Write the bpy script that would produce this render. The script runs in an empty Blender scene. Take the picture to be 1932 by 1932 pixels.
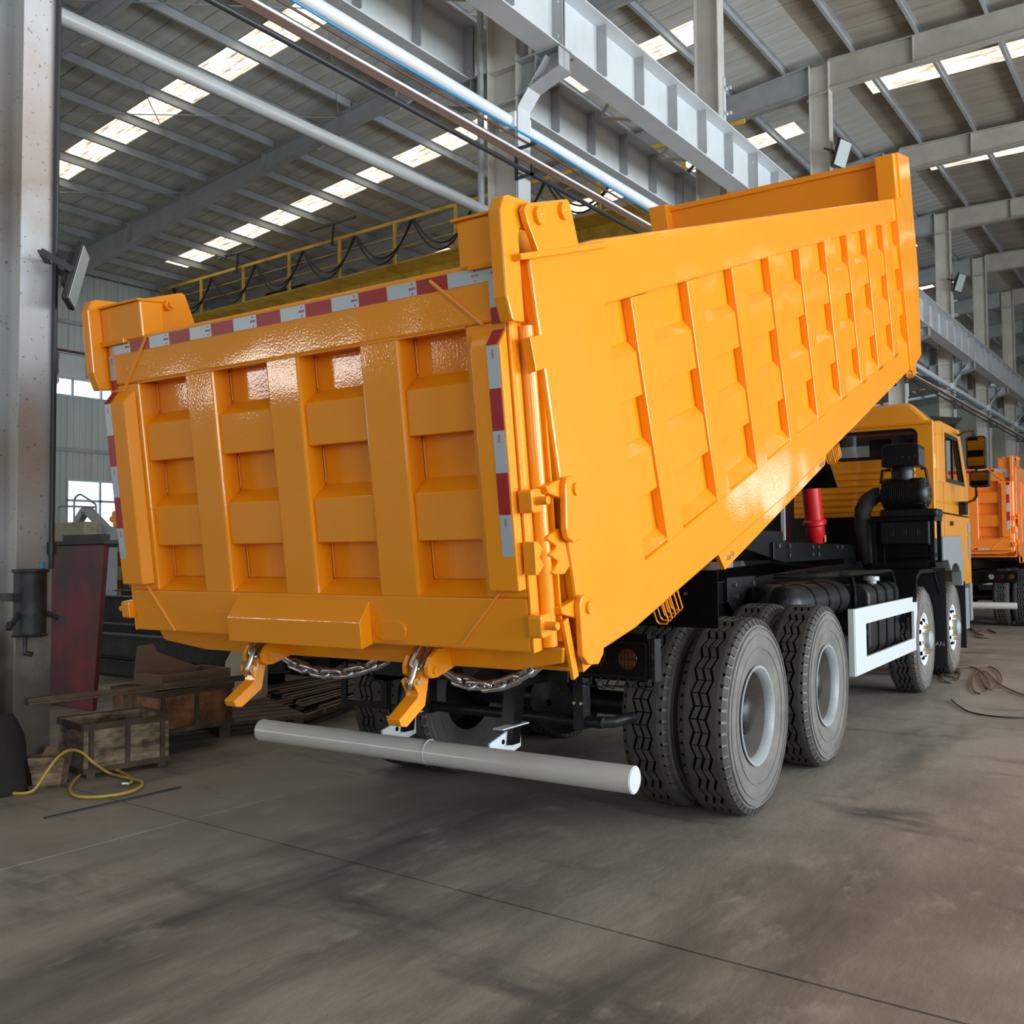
import bpy, bmesh, math, random
from mathutils import Vector, Matrix
from mathutils.geometry import tessellate_polygon
random.seed(7)
PI = math.pi
R = math.radians
sc = bpy.context.scene
COL = sc.collection

# ------------------------------------------------------------------ camera
F = 1803.0
PITCH, ROLL, YAWH, YAWT = R(2.485), R(-0.45), R(36.493), R(33.401)
TRUCK_ROT = YAWH - YAWT
CAMH = Vector((3.438, -5.086, 1.5))          # hall axes (world)
CAMT = Vector((3.158, -5.264, 1.5))          # the truck's own axes

def cam_axes(yaw):
    cy, sy, cp, sp = math.cos(yaw), math.sin(yaw), math.cos(PITCH), math.sin(PITCH)
    fwd = Vector((-sy*cp, cy*cp, sp)); right = Vector((cy, sy, 0)); up = right.cross(fwd)
    cr, sr = math.cos(ROLL), math.sin(ROLL)
    return right*cr + up*sr, -right*sr + up*cr, fwd

r_, u_, f_ = cam_axes(YAWH)
cam_data = bpy.data.cameras.new('camera')
cam = bpy.data.objects.new('camera', cam_data); COL.objects.link(cam)
M = Matrix((r_, u_, -f_)).transposed().to_4x4(); M.translation = CAMH
cam.matrix_world = M
cam_data.sensor_width = 36.0; cam_data.lens = 36.0*F/1932.0
cam_data.clip_start = 0.05; cam_data.clip_end = 400
sc.camera = cam

# ------------------------------------------------------------------ world, exposure, daylight
w = bpy.data.worlds.new('sky'); sc.world = w; w.use_nodes = True
nt = w.node_tree; nt.nodes.clear()
wo = nt.nodes.new('ShaderNodeOutputWorld'); bg = nt.nodes.new('ShaderNodeBackground')
bg.inputs[0].default_value = (0.80, 0.91, 1.0, 1); bg.inputs[1].default_value = 2.2
nt.links.new(bg.outputs[0], wo.inputs[0])
sc.view_settings.view_transform = 'Standard'; sc.view_settings.look = 'None'
sc.view_settings.gamma = 1.0; sc.view_settings.use_curve_mapping = False
sc.view_settings.exposure = -0.12
try:
    sc.cycles.max_bounces = 7; sc.cycles.diffuse_bounces = 4; sc.cycles.glossy_bounces = 3
    sc.cycles.transmission_bounces = 4; sc.cycles.sample_clamp_indirect = 6.0
    sc.cycles.caustics_reflective = False; sc.cycles.caustics_refractive = False
except Exception:
    pass

def area(name, loc, rot, sx, sy, power, col):
    l = bpy.data.lights.new(name, 'AREA'); l.shape = 'RECTANGLE'; l.size = sx; l.size_y = sy
    l.energy = power; l.color = col
    o = bpy.data.objects.new(name, l); COL.objects.link(o); o.location = loc; o.rotation_euler = rot
    return o
# daylight entering by the tall openings of the right wall and by the gate of the rear wall
DAY = (0.86, 0.94, 1.0)
for k in range(3):
    area('right_wall_light', (14.75, -3.0 + k*7.6, 3.4), (0, R(90), 0), 5.0, 5.6, (950, 1550, 1550)[k], DAY)
area('right_wall_light', (14.75, -11.0, 3.4), (0, R(90), 0), 5.0, 5.0, 420, DAY)  # added unseen lamp, brightens the near column past the truck's rear
area('right_wall_light', (14.75, 51.0, 5.4), (0, R(90), 0), 3.0, 9.0, 220, DAY)
area('daylight_rear_window', (-12.1, -15.85, 2.40), (R(90), 0, 0), 7.6, 0.62, 230, (1.0, 0.96, 0.88))
area('daylight_rear_gate', (6.0, -15.6, 2.6), (R(90), 0, 0), 7.0, 4.6, 30, (0.92, 0.96, 1.0))

# ------------------------------------------------------------------ materials
def mat(name, col, rough=0.5, metal=0.0, coat=0.0, noise=None, bump=None, emit=None, spec=0.5):
    """noise = (scale, second colour, low, high, stretch) mixes a second colour; bump = (scale, strength, distance)"""
    m = bpy.data.materials.new(name); m.use_nodes = True
    t = m.node_tree; b = t.nodes['Principled BSDF']
    b.inputs['Base Color'].default_value = (*col, 1); b.inputs['Roughness'].default_value = rough
    b.inputs['Metallic'].default_value = metal
    b.inputs['Specular IOR Level'].default_value = spec
    if coat:
        b.inputs['Coat Weight'].default_value = coat; b.inputs['Coat Roughness'].default_value = 0.06
    if emit:
        b.inputs['Emission Color'].default_value = (*emit[0], 1); b.inputs['Emission Strength'].default_value = emit[1]
    if noise or bump:
        tc = t.nodes.new('ShaderNodeTexCoord'); mp = t.nodes.new('ShaderNodeMapping')
        t.links.new(tc.outputs['Object'], mp.inputs[0])
        if noise and len(noise) > 4: mp.inputs['Scale'].default_value = noise[4]
    if noise:
        n = t.nodes.new('ShaderNodeTexNoise'); n.inputs['Scale'].default_value = noise[0]; n.inputs['Detail'].default_value = 7
        n.inputs['Roughness'].default_value = 0.65
        t.links.new(mp.outputs[0], n.inputs['Vector'])
        r = t.nodes.new('ShaderNodeMapRange'); r.inputs[1].default_value = noise[2]; r.inputs[2].default_value = noise[3]
        t.links.new(n.outputs[0], r.inputs[0])
        x = t.nodes.new('ShaderNodeMix'); x.data_type = 'RGBA'
        x.inputs[6].default_value = (*col, 1); x.inputs[7].default_value = (*noise[1], 1)
        t.links.new(r.outputs[0], x.inputs[0]); t.links.new(x.outputs[2], b.inputs['Base Color'])
        m['mix'] = x.name
    if bump:
        n2 = t.nodes.new('ShaderNodeTexNoise'); n2.inputs['Scale'].default_value = bump[0]; n2.inputs['Detail'].default_value = 3
        t.links.new(tc.outputs['Object'], n2.inputs['Vector'])
        bp = t.nodes.new('ShaderNodeBump'); bp.inputs['Strength'].default_value = bump[1]; bp.inputs['Distance'].default_value = bump[2]
        t.links.new(n2.outputs[0], bp.inputs['Height']); t.links.new(bp.outputs[0], b.inputs['Normal'])
        if coat: t.links.new(bp.outputs[0], b.inputs['Coat Normal'])
    return m

def paint(name, col, peel=0.25):
    """gloss paint: orange peel at one scale and slow waves of the sheet at another"""
    m = mat(name, col, 0.42, 0, 0.8, spec=0.15)
    t = m.node_tree; b = t.nodes['Principled BSDF']
    tc = t.nodes.new('ShaderNodeTexCoord')
    n1 = t.nodes.new('ShaderNodeTexNoise'); n1.inputs['Scale'].default_value = 95; n1.inputs['Detail'].default_value = 1
    n2 = t.nodes.new('ShaderNodeTexNoise'); n2.inputs['Scale'].default_value = 1.6; n2.inputs['Detail'].default_value = 1
    for n in (n1, n2): t.links.new(tc.outputs['Object'], n.inputs['Vector'])
    b1 = t.nodes.new('ShaderNodeBump'); b1.inputs['Strength'].default_value = peel; b1.inputs['Distance'].default_value = 0.0012
    b2 = t.nodes.new('ShaderNodeBump'); b2.inputs['Strength'].default_value = 0.8; b2.inputs['Distance'].default_value = 0.02
    t.links.new(n1.outputs[0], b1.inputs['Height']); t.links.new(n2.outputs[0], b2.inputs['Height'])
    t.links.new(b1.outputs[0], b2.inputs['Normal'])
    t.links.new(b2.outputs[0], b.inputs['Normal']); t.links.new(b2.outputs[0], b.inputs['Coat Normal'])
    return m

MT = {}
MT['orange'] = paint('orange_paint', (0.90, 0.305, 0.006))
MT['orange2'] = paint('orange_paint_second', (0.88, 0.225, 0.025))
MT['cab'] = paint('cab_paint', (0.72, 0.27, 0.012), 0.05)
MT['weld'] = mat('weld_bead', (0.92, 0.34, 0.03), 0.22, 0, 0.8, bump=(260, 0.8, 0.004))
MT['black'] = mat('black_chassis_paint', (0.004, 0.004, 0.0045), 0.28, noise=(9, (0.007, 0.007, 0.006), 0.45, 0.7), spec=0.22)
MT['satin'] = mat('dusty_black', (0.008, 0.008, 0.009), 0.42, noise=(45, (0.07, 0.07, 0.07), 0.55, 0.80), spec=0.35)
MT['plastic'] = mat('black_plastic', (0.005, 0.005, 0.006), 0.38, spec=0.3)
MT['rubber'] = mat('tyre_rubber', (0.055, 0.051, 0.047), 0.7, noise=(7, (0.085, 0.077, 0.068), 0.4, 0.7), bump=(40, 0.25, 0.004), spec=0.3)
MT['groove'] = mat('tyre_groove', (0.002, 0.002, 0.002), 0.9, spec=0.1)
MT['side'] = mat('tyre_sidewall', (0.13, 0.125, 0.12), 0.6, noise=(5, (0.19, 0.175, 0.155), 0.4, 0.65), spec=0.35)
MT['rimgrey'] = mat('grey_rim_paint', (0.34, 0.37, 0.38), 0.45, 0.1, noise=(6, (0.24, 0.23, 0.21), 0.45, 0.75))
MT['rimdish'] = mat('shaded_rim_dish', (0.20, 0.185, 0.165), 0.6, noise=(5, (0.13, 0.115, 0.095), 0.4, 0.7))  # brown shade inside the deep dish is put into its colour
MT['rimwhite'] = mat('white_rim', (0.72, 0.75, 0.76), 0.4)
MT['brass'] = mat('brass_nut', (0.72, 0.60, 0.36), 0.3, 0.9)
MT['chrome'] = mat('bright_zinc_steel', (0.62, 0.63, 0.65), 0.25, 0.95, bump=(60, 0.3, 0.003))
MT['white'] = mat('white_paint', (0.62, 0.67, 0.69), 0.4, 0, 0.2)
MT['bar'] = mat('cream_white_paint', (0.62, 0.60, 0.56), 0.32, 0, 0.4, noise=(3, (0.56, 0.53, 0.48), 0.45, 0.7))
MT['red'] = mat('red_cylinder_paint', (0.62, 0.012, 0.012), 0.35, 0, 0.3)
MT['tapewhite'] = mat('reflective_white_tape', (0.44, 0.50, 0.55), 0.35, 0.2)
MT['tapered'] = mat('reflective_red_tape', (0.36, 0.008, 0.015), 0.35)
MT['taperedtext'] = mat('red_print', (0.45, 0.03, 0.04), 0.5)
MT['glassy'] = mat('dark_glass', (0.02, 0.022, 0.022), 0.03, spec=0.8)
MT['mirror'] = mat('mirror_glass', (0.80, 0.82, 0.83), 0.02, 1.0)
MT['amber'] = mat('amber_lens', (0.16, 0.035, 0.004), 0.25, 0, 0.5)
MT['redlens'] = mat('red_lens', (0.05, 0.003, 0.003), 0.25, 0, 0.5)
MT['clearlens'] = mat('clear_lens', (0.5, 0.45, 0.36), 0.2, 0, 0.5)
MT['grey'] = mat('grey_plastic_fender', (0.20, 0.21, 0.21), 0.5)
MT['greytext'] = mat('grey_print', (0.28, 0.30, 0.32), 0.6)
MT['steel'] = mat('grey_steel_paint', (0.42, 0.44, 0.46), 0.45, 0, 0, noise=(2.2, (0.33, 0.34, 0.345), 0.4, 0.72), spec=0.45)
MT['steelcol'] = mat('column_paint', (0.64, 0.62, 0.57), 0.5, noise=(1.4, (0.50, 0.48, 0.43), 0.42, 0.7))
MT['beam'] = mat('runway_beam_paint', (0.64, 0.68, 0.70), 0.5, noise=(1.8, (0.55, 0.57, 0.59), 0.45, 0.75))
MT['sheet'] = mat('galvanised_roof_sheet', (0.66, 0.66, 0.62), 0.5, 0.0, noise=(0.9, (0.46, 0.44, 0.38), 0.38, 0.7, (0.4, 3, 1)))
MT['sheet2'] = mat('brown_roof_sheet', (0.46, 0.41, 0.34), 0.5, 0.0, noise=(0.9, (0.32, 0.27, 0.21), 0.38, 0.7, (0.4, 3, 1)))  # right bay sheets, browner and darker than the left ones
MT['steelwarm'] = mat('warm_grey_steel_paint', (0.52, 0.49, 0.43), 0.45, noise=(2.2, (0.42, 0.39, 0.33), 0.4, 0.72))
MT['wall'] = mat('wall_sheet_paint', (0.55, 0.60, 0.59), 0.5, noise=(0.7, (0.45, 0.48, 0.46), 0.4, 0.7, (1, 3, 0.3)))
MT['rail'] = mat('rusty_rail', (0.10, 0.055, 0.04), 0.6)
MT['dark'] = mat('dark_steel', (0.05, 0.055, 0.06), 0.4, 0.3)
MT['tubew'] = mat('bright_grey_pipe', (0.84, 0.87, 0.90), 0.35)
MT['tubeg'] = mat('worn_grey_pipe', (0.42, 0.45, 0.45), 0.4, noise=(3, (0.30, 0.31, 0.30), 0.45, 0.7, (3, .3, 3)))
MT['blue'] = mat('blue_hose', (0.02, 0.30, 0.62), 0.4)
MT['brown'] = mat('brown_cable', (0.12, 0.06, 0.035), 0.5)
MT['yellow'] = mat('crane_yellow', (0.80, 0.50, 0.06), 0.45, noise=(2, (0.42, 0.24, 0.03), 0.45, 0.7))
MT['cable'] = mat('black_cable', (0.01, 0.01, 0.012), 0.5)
MT['hoseY'] = mat('yellow_air_hose', (0.52, 0.36, 0.06), 0.45)
MT['wood'] = mat('soiled_plywood', (0.36, 0.26, 0.16), 0.7, noise=(5, (0.06, 0.035, 0.02), 0.35, 0.62, (1, 1, 3)), bump=(22, .4, .01))
MT['wood2'] = mat('oiled_red_wood', (0.30, 0.125, 0.045), 0.6, noise=(5, (0.05, 0.02, 0.01), 0.4, 0.62))
MT['batten'] = mat('dark_batten_wood', (0.05, 0.03, 0.02), 0.7, noise=(6, (0.12, 0.075, 0.045), 0.45, 0.7))
MT['rust'] = mat('rusty_steel_bar', (0.10, 0.065, 0.038), 0.55, 0.2, noise=(8, (0.26, 0.16, 0.085), 0.5, 0.72))
MT['darksteel'] = mat('dark_mill_steel', (0.022, 0.021, 0.020), 0.5, 0.3, noise=(4, (0.06, 0.05, 0.04), 0.5, 0.75))
MT['redpanel'] = mat('worn_red_panel', (0.060, 0.020, 0.024), 0.5, noise=(1.3, (0.20, 0.018, 0.03), 0.42, 0.60), bump=(6, .2, .01))
MT['canv'] = mat('black_soiled_cloth', (0.014, 0.012, 0.010), 0.85, bump=(7, .6, .04))
MT['cream'] = mat('cream_plastic_drum', (0.42, 0.37, 0.27), 0.6, noise=(5, (0.25, 0.20, 0.13), 0.5, 0.7))
MT['card'] = mat('cardboard', (0.17, 0.10, 0.06), 0.8)
MT['canister'] = mat('grimy_canister', (0.035, 0.038, 0.040), 0.5, 0.4, noise=(9, (0.09, 0.09, 0.09), 0.5, 0.75))
MT['lampglass'] = mat('floodlight_glass', (0.62, 0.70, 0.70), 0.15, 0.0)
MT['winframe'] = mat('window_frame_paint', (0.60, 0.63, 0.66), 0.4)
MT['palletyellow'] = mat('yellow_rack_paint', (0.45, 0.26, 0.04), 0.5)
MT['ply'] = mat('pallet_board', (0.10, 0.07, 0.045), 0.75, noise=(6, (0.04, 0.03, 0.02), 0.4, 0.7))

def soot_mat():
    m = bpy.data.materials.new('soot_marked_column'); m.use_nodes = True
    t = m.node_tree; b = t.nodes['Principled BSDF']; N = t.nodes.new; L = t.links.new
    tc = N('ShaderNodeTexCoord'); sp = N('ShaderNodeSeparateXYZ'); L(tc.outputs['Object'], sp.inputs[0])
    n = N('ShaderNodeTexNoise'); n.inputs['Scale'].default_value = 3.0; n.inputs['Detail'].default_value = 5; L(tc.outputs['Object'], n.inputs['Vector'])
    ma = N('ShaderNodeMath'); ma.operation = 'MULTIPLY_ADD'; ma.inputs[1].default_value = 0.9; L(n.outputs[0], ma.inputs[0]); L(sp.outputs[2], ma.inputs[2])
    mr = N('ShaderNodeMapRange'); mr.inputs[1].default_value = 0.0; mr.inputs[2].default_value = 6.0; L(ma.outputs[0], mr.inputs[0])
    cr = N('ShaderNodeValToRGB'); e = cr.color_ramp.elements
    e[0].position = 0.10; e[0].color = (0.045, 0.036, 0.026, 1); e[1].position = 0.98; e[1].color = (0.60, 0.63, 0.66, 1)
    for p, c in ((0.20, (0.10, 0.08, 0.06)), (0.28, (0.38, 0.36, 0.34)), (0.36, (0.52, 0.53, 0.54)), (0.44, (0.42, 0.37, 0.33)), (0.53, (0.56, 0.58, 0.60)), (0.66, (0.60, 0.62, 0.65)), (0.74, (0.40, 0.33, 0.28)), (0.84, (0.52, 0.46, 0.43))):
        x = e.new(p); x.color = (*c, 1)
    L(mr.outputs[0], cr.inputs[0])
    sk = N('ShaderNodeTexNoise'); sk.inputs['Scale'].default_value = 38; sk.inputs['Detail'].default_value = 2; L(tc.outputs['Object'], sk.inputs['Vector'])
    sr = N('ShaderNodeMapRange'); sr.inputs[1].default_value = 0.66; sr.inputs[2].default_value = 0.72; sr.inputs[4].default_value = 0.75; L(sk.outputs[0], sr.inputs[0])
    x = N('ShaderNodeMix'); x.data_type = 'RGBA'; x.inputs[7].default_value = (0.10, 0.10, 0.09, 1); L(sr.outputs[0], x.inputs[0]); L(cr.outputs[0], x.inputs[6]); L(x.outputs[2], b.inputs['Base Color'])
    b.inputs['Roughness'].default_value = 0.5; return m
MT['soot'] = soot_mat()

def skylight_mat():
    m = bpy.data.materials.new('skylight_sheet'); m.use_nodes = True
    t = m.node_tree; b = t.nodes['Principled BSDF']
    tc = t.nodes.new('ShaderNodeTexCoord'); mp = t.nodes.new('ShaderNodeMapping'); mp.inputs['Scale'].default_value = (0.9, 7, 1)
    n = t.nodes.new('ShaderNodeTexNoise'); n.inputs['Scale'].default_value = 1.6; n.inputs['Detail'].default_value = 6; n.inputs['Roughness'].default_value = 0.7
    cr = t.nodes.new('ShaderNodeValToRGB')
    cr.color_ramp.elements[0].position = 0.36; cr.color_ramp.elements[0].color = (0.16, 0.10, 0.045, 1)
    cr.color_ramp.elements[1].position = 0.60; cr.color_ramp.elements[1].color = (0.98, 0.90, 0.72, 1)
    t.links.new(tc.outputs['Object'], mp.inputs[0]); t.links.new(mp.outputs[0], n.inputs['Vector'])
    t.links.new(n.outputs[0], cr.inputs[0]); t.links.new(cr.outputs[0], b.inputs['Emission Color'])
    b.inputs['Emission Strength'].default_value = 2.4
    b.inputs['Base Color'].default_value = (0.5, 0.47, 0.4, 1); b.inputs['Roughness'].default_value = 0.5
    return m
MT['sky'] = skylight_mat()

def floor_mat():
    m = bpy.data.materials.new('worn_concrete'); m.use_nodes = True
    t = m.node_tree; b = t.nodes['Principled BSDF']; N = t.nodes.new; L = t.links.new
    g = N('ShaderNodeNewGeometry')
    def noise(scale, stretch, rot, detail=8, rough=0.62):
        mp = N('ShaderNodeMapping'); mp.inputs['Scale'].default_value = stretch; mp.inputs['Rotation'].default_value = (0, 0, rot)
        L(g.outputs['Position'], mp.inputs[0])
        n = N('ShaderNodeTexNoise'); n.inputs['Scale'].default_value = scale; n.inputs['Detail'].default_value = detail
        n.inputs['Roughness'].default_value = rough; L(mp.outputs[0], n.inputs['Vector']); return n.outputs[0]
    def ramp(src, lo, hi):
        r = N('ShaderNodeMapRange'); r.inputs[1].default_value = lo; r.inputs[2].default_value = hi; L(src, r.inputs[0]); return r.outputs[0]
    def mix(fac, a, c):
        x = N('ShaderNodeMix'); x.data_type = 'RGBA'
        L(fac, x.inputs[0])
        if isinstance(a, tuple): x.inputs[6].default_value = (*a, 1)
        else: L(a, x.inputs[6])
        if isinstance(c, tuple): x.inputs[7].default_value = (*c, 1)
        else: L(c, x.inputs[7])
        return x.outputs[2]
    c1 = mix(ramp(noise(0.55, (1, 1, 1), 0), 0.38, 0.66), (0.32, 0.282, 0.238), (0.185, 0.160, 0.132))
    c2 = mix(ramp(noise(0.8, (1, 0.22, 1), 0.25), 0.50, 0.68), c1, (0.060, 0.056, 0.053))     # tyre scuffs along the hall
    c3 = mix(ramp(noise(5.0, (1, 0.5, 1), 0.5), 0.56, 0.72), c2, (0.31, 0.28, 0.24))
    c4 = mix(ramp(noise(1.7, (0.35, 1, 1), -0.9), 0.57, 0.70), c3, (0.078, 0.071, 0.066))
    L(c4, b.inputs['Base Color'])
    rr = N('ShaderNodeMapRange'); rr.inputs[3].default_value = 0.38; rr.inputs[4].default_value = 0.72
    L(noise(1.3, (1, 0.5, 1), 0.3), rr.inputs[0]); L(rr.outputs[0], b.inputs['Roughness'])
    bp = N('ShaderNodeBump'); bp.inputs['Strength'].default_value = 0.35; bp.inputs['Distance'].default_value = 0.012
    L(noise(14, (1, 0.4, 1), 0.5), bp.inputs['Height']); L(bp.outputs[0], b.inputs['Normal'])
    return m
MT['floor'] = floor_mat()
MT['joint'] = mat('floor_joint_dirt', (0.035, 0.022, 0.014), 0.9)

# ------------------------------------------------------------------ mesh helpers
class MB:
    def __init__(s): s.v = []; s.f = []; s.m = []
    def add(s, vs, fs, mi=0):
        o = len(s.v); s.v += [tuple(p) for p in vs]; s.f += [tuple(i+o for i in f) for f in fs]; s.m += [mi]*len(fs); return s
    def box(s, x0, x1, y0, y1, z0, z1, mi=0):
        v = [(x0,y0,z0),(x1,y0,z0),(x1,y1,z0),(x0,y1,z0),(x0,y0,z1),(x1,y0,z1),(x1,y1,z1),(x0,y1,z1)]
        return s.add(v, [(0,3,2,1),(4,5,6,7),(0,1,5,4),(1,2,6,5),(2,3,7,6),(3,0,4,7)], mi)
    def hexa(s, a, b, mi=0):
        """a, b: two quads (lists of four points) joined into a solid"""
        return s.add(list(a)+list(b), [(3,2,1,0),(4,5,6,7),(0,1,5,4),(1,2,6,5),(2,3,7,6),(3,0,4,7)], mi)
    def bar(s, p0, p1, w, h, up=(0,0,1), mi=0):
        p0 = Vector(p0); p1 = Vector(p1); d = (p1-p0).normalized(); up = Vector(up)
        sx = d.cross(up)
        if sx.length < 1e-5: sx = d.cross(Vector((1,0,0)))
        sx.normalize(); uz = sx.cross(d)
        q = lambda p: [p-sx*w/2-uz*h/2, p+sx*w/2-uz*h/2, p+sx*w/2+uz*h/2, p-sx*w/2+uz*h/2]
        return s.hexa(q(p0), q(p1), mi)
    def prism(s, poly, fn, t0, t1, mi=0, holes=()):
        """poly in 2-D, fn(a, b, t) -> 3-D; extruded from t0 to t1; holes are 2-D polygons"""
        loops = [list(poly)]+[list(h) for h in holes]
        flat = [p for l in loops for p in l]; n = len(flat)
        tris = tessellate_polygon([[Vector((p[0], p[1], 0)) for p in l] for l in loops])
        vs = [fn(p[0], p[1], t0) for p in flat]+[fn(p[0], p[1], t1) for p in flat]
        if len(loops) == 1:
            fs = [tuple(reversed(range(n))), tuple(range(n, 2*n))]
        else:
            fs = [tuple(t) for t in tris]+[tuple(i+n for i in reversed(t)) for t in tris]
        o = 0
        for l in loops:
            k = len(l)
            for i in range(k): fs.append((o+i, o+(i+1) % k, n+o+(i+1) % k, n+o+i))
            o += k
        return s.add(vs, fs, mi)
    def tube(s, pts, r, seg=8, closed=False, mi=0, caps=True):
        P = [Vector(p) for p in pts]; n = len(P); base = len(s.v); vs = []; nrm = None
        for i in range(n):
            a = P[(i-1) % n] if (closed or i > 0) else P[i]; b = P[(i+1) % n] if (closed or i < n-1) else P[i]
            d = (b-a).normalized()
            if nrm is None:
                nrm = d.cross(Vector((0,0,1)))
                if nrm.length < 1e-3: nrm = d.cross(Vector((1,0,0)))
            nrm = (nrm-d*nrm.dot(d)).normalized(); bi = d.cross(nrm)
            rr = r[i] if isinstance(r, (list, tuple)) else r
            vs += [P[i]+nrm*rr*math.cos(2*PI*k/seg)+bi*rr*math.sin(2*PI*k/seg) for k in range(seg)]
        fs = []
        for i in range(n if closed else n-1):
            j = (i+1) % n
            fs += [(i*seg+k, i*seg+(k+1) % seg, j*seg+(k+1) % seg, j*seg+k) for k in range(seg)]
        if caps and not closed: fs += [tuple(reversed(range(seg))), tuple((n-1)*seg+k for k in range(seg))]
        return s.add(vs, fs, mi)
    def cyl(s, p0, p1, r, seg=16, mi=0, r2=None): return s.tube([p0, p1], [r, r if r2 is None else r2], seg, mi=mi)
    def lathe(s, prof, c, ax='x', seg=32, mi=0):
        """prof: (distance along axis, radius); c centre"""
        vs = []; n = len(prof)
        for (a, r) in prof:
            for k in range(seg):
                t = 2*PI*k/seg; u, v = r*math.cos(t), r*math.sin(t)
                p = {'x': (a, u, v), 'y': (v, a, u), 'z': (u, v, a)}[ax]
                vs.append((p[0]+c[0], p[1]+c[1], p[2]+c[2]))
        fs = [(i*seg+k, i*seg+(k+1) % seg, (i+1)*seg+(k+1) % seg, (i+1)*seg+k) for i in range(n-1) for k in range(seg)]
        return s.add(vs, fs, mi)
    def build(s, name, mats, parent=None, bevel=0.0, smooth=False, segs=2, loc=None, rot=None):
        me = bpy.data.meshes.new(name); me.from_pydata(s.v, [], s.f)
        mats = mats if isinstance(mats, (list, tuple)) else [mats]
        for m in mats: me.materials.append(MT[m])
        if len(mats) > 1: me.polygons.foreach_set('material_index', s.m)
        bm = bmesh.new(); bm.from_mesh(me); bmesh.ops.recalc_face_normals(bm, faces=bm.faces); bm.to_mesh(me); bm.free()
        if smooth:
            me.polygons.foreach_set('use_smooth', [True]*len(me.polygons))
            try: me.set_sharp_from_angle(angle=R(smooth if smooth > 1 else 40))
            except Exception: pass
        o = bpy.data.objects.new(name, me); COL.objects.link(o); o.parent = parent
        if loc: o.location = loc
        if rot: o.rotation_euler = rot
        if bevel:
            b = o.modifiers.new('edge', 'BEVEL'); b.width = bevel; b.segments = segs; b.limit_method = 'ANGLE'; b.angle_limit = R(35)
            b.harden_normals = False
        return o

def tag(o, label=None, cat=None, group=None, kind=None):
    if label: o['label'] = label
    if cat: o['category'] = cat
    if group: o['group'] = group
    if kind: o['kind'] = kind
    return o
def empty(name, loc=(0,0,0), rz=0.0, parent=None):
    o = bpy.data.objects.new(name, None); COL.objects.link(o); o.location = loc; o.rotation_euler = (0, 0, rz); o.parent = parent
    o.empty_display_size = 0.2
    return o
def dup(o, parent=None, loc=None, rot=None, deep=True):
    c = o.copy(); COL.objects.link(c); c.parent = parent
    if loc is not None: c.location = loc
    if rot is not None: c.rotation_euler = rot
    if deep:
        for ch in list(o.children): dup(ch, c)
    return c
def ray(px, py, axes):
    rr, uu, ff = axes
    return (rr*(px-966)-uu*(py-966)+ff*F).normalized()
AXT = cam_axes(YAWT); AXH = cam_axes(YAWH)
def onT(px, py, ax, val):
    d = ray(px, py, AXT); t = (val-CAMT[ax])/d[ax]; return CAMT+d*t
def onH(px, py, ax, val):
    d = ray(px, py, AXH); t = (val-CAMH[ax])/d[ax]; return CAMH+d*t
def rrect(x0, x1, y0, y1, r, n=4):
    pts = []
    for cx, cy, a0 in ((x1-r, y0+r, -PI/2), (x1-r, y1-r, 0), (x0+r, y1-r, PI/2), (x0+r, y0+r, PI)):
        pts += [(cx+r*math.cos(a0+PI/2*k/n), cy+r*math.sin(a0+PI/2*k/n)) for k in range(n+1)]
    return pts
def arc(cx, cy, r, a0, a1, n=8): return [(cx+r*math.cos(a0+(a1-a0)*k/n), cy+r*math.sin(a0+(a1-a0)*k/n)) for k in range(n+1)]
XZ = lambda a, b, t: (a, t, b)
YZ = lambda a, b, t: (t, a, b)
XY = lambda a, b, t: (a, b, t)
TXT = {}
def text(name, body, size, m, parent, loc, rot, ext=0.0006):
    key = (body, size, m, ext, name)
    if key not in TXT:
        c = bpy.data.curves.new(name, 'FONT'); c.body = body; c.size = size; c.extrude = ext; c.align_x = 'CENTER'; c.align_y = 'CENTER'
        c.resolution_u = 2; t = bpy.data.objects.new(name, c); COL.objects.link(t); bpy.context.view_layer.update()
        me = bpy.data.meshes.new_from_object(t.evaluated_get(bpy.context.evaluated_depsgraph_get())); me.materials.clear(); me.materials.append(MT[m])
        bpy.data.objects.remove(t); TXT[key] = me
    o = bpy.data.objects.new(name, TXT[key]); COL.objects.link(o); o.parent = parent; o.location = loc; o.rotation_euler = rot
    return tag(o, kind='stuff')
# ------------------------------------------------------------------ the hall
FRAMES = [-7.47 - 5.6, -7.47, -1.87] + [3.73 + 5.6*k for k in range(0, 11)]      # y of the steel frames
XC = -3.1                                                                         # the column row
XW = -24.6; XR = 15.0; YR = -16.0; YF = 60.0
zr = lambda x: 11.9 + 0.083*(x-XC) if x < XC else 11.9 - 0.03*(x-XC)              # top of the rafters
zs = lambda x: zr(x) + 0.21                                                       # roof sheets

# floor of cast slabs with open joints
fl = tag(MB().box(XW-0.3, XR+0.3, YR-0.3, YF+0.3, -0.30, -0.03).build('floor', 'joint'), kind='structure')
xs = [XW-0.2] + [-1.32-4.6*k for k in range(5, -1, -1)] + [-1.32+4.6*k for k in range(1, 4)] + [XR+0.2]
ys = [YR-0.2] + [-1.75+5.6*k for k in range(-2, 11)] + [YF+0.2]
xs = sorted(x for x in xs if XW-0.21 <= x <= XR+0.21)
for i in range(len(xs)-1):
    for j in range(len(ys)-1):
        if xs[i+1]-xs[i] < 0.3 or ys[j+1]-ys[j] < 0.3: continue
        g = 0.007
        MB().box(xs[i]+g, xs[i+1]-g, ys[j]+g, ys[j+1]-g, -0.05, -random.choice((0, 0.0, 0.001))).build('floor_slab', 'floor', fl)

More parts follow.
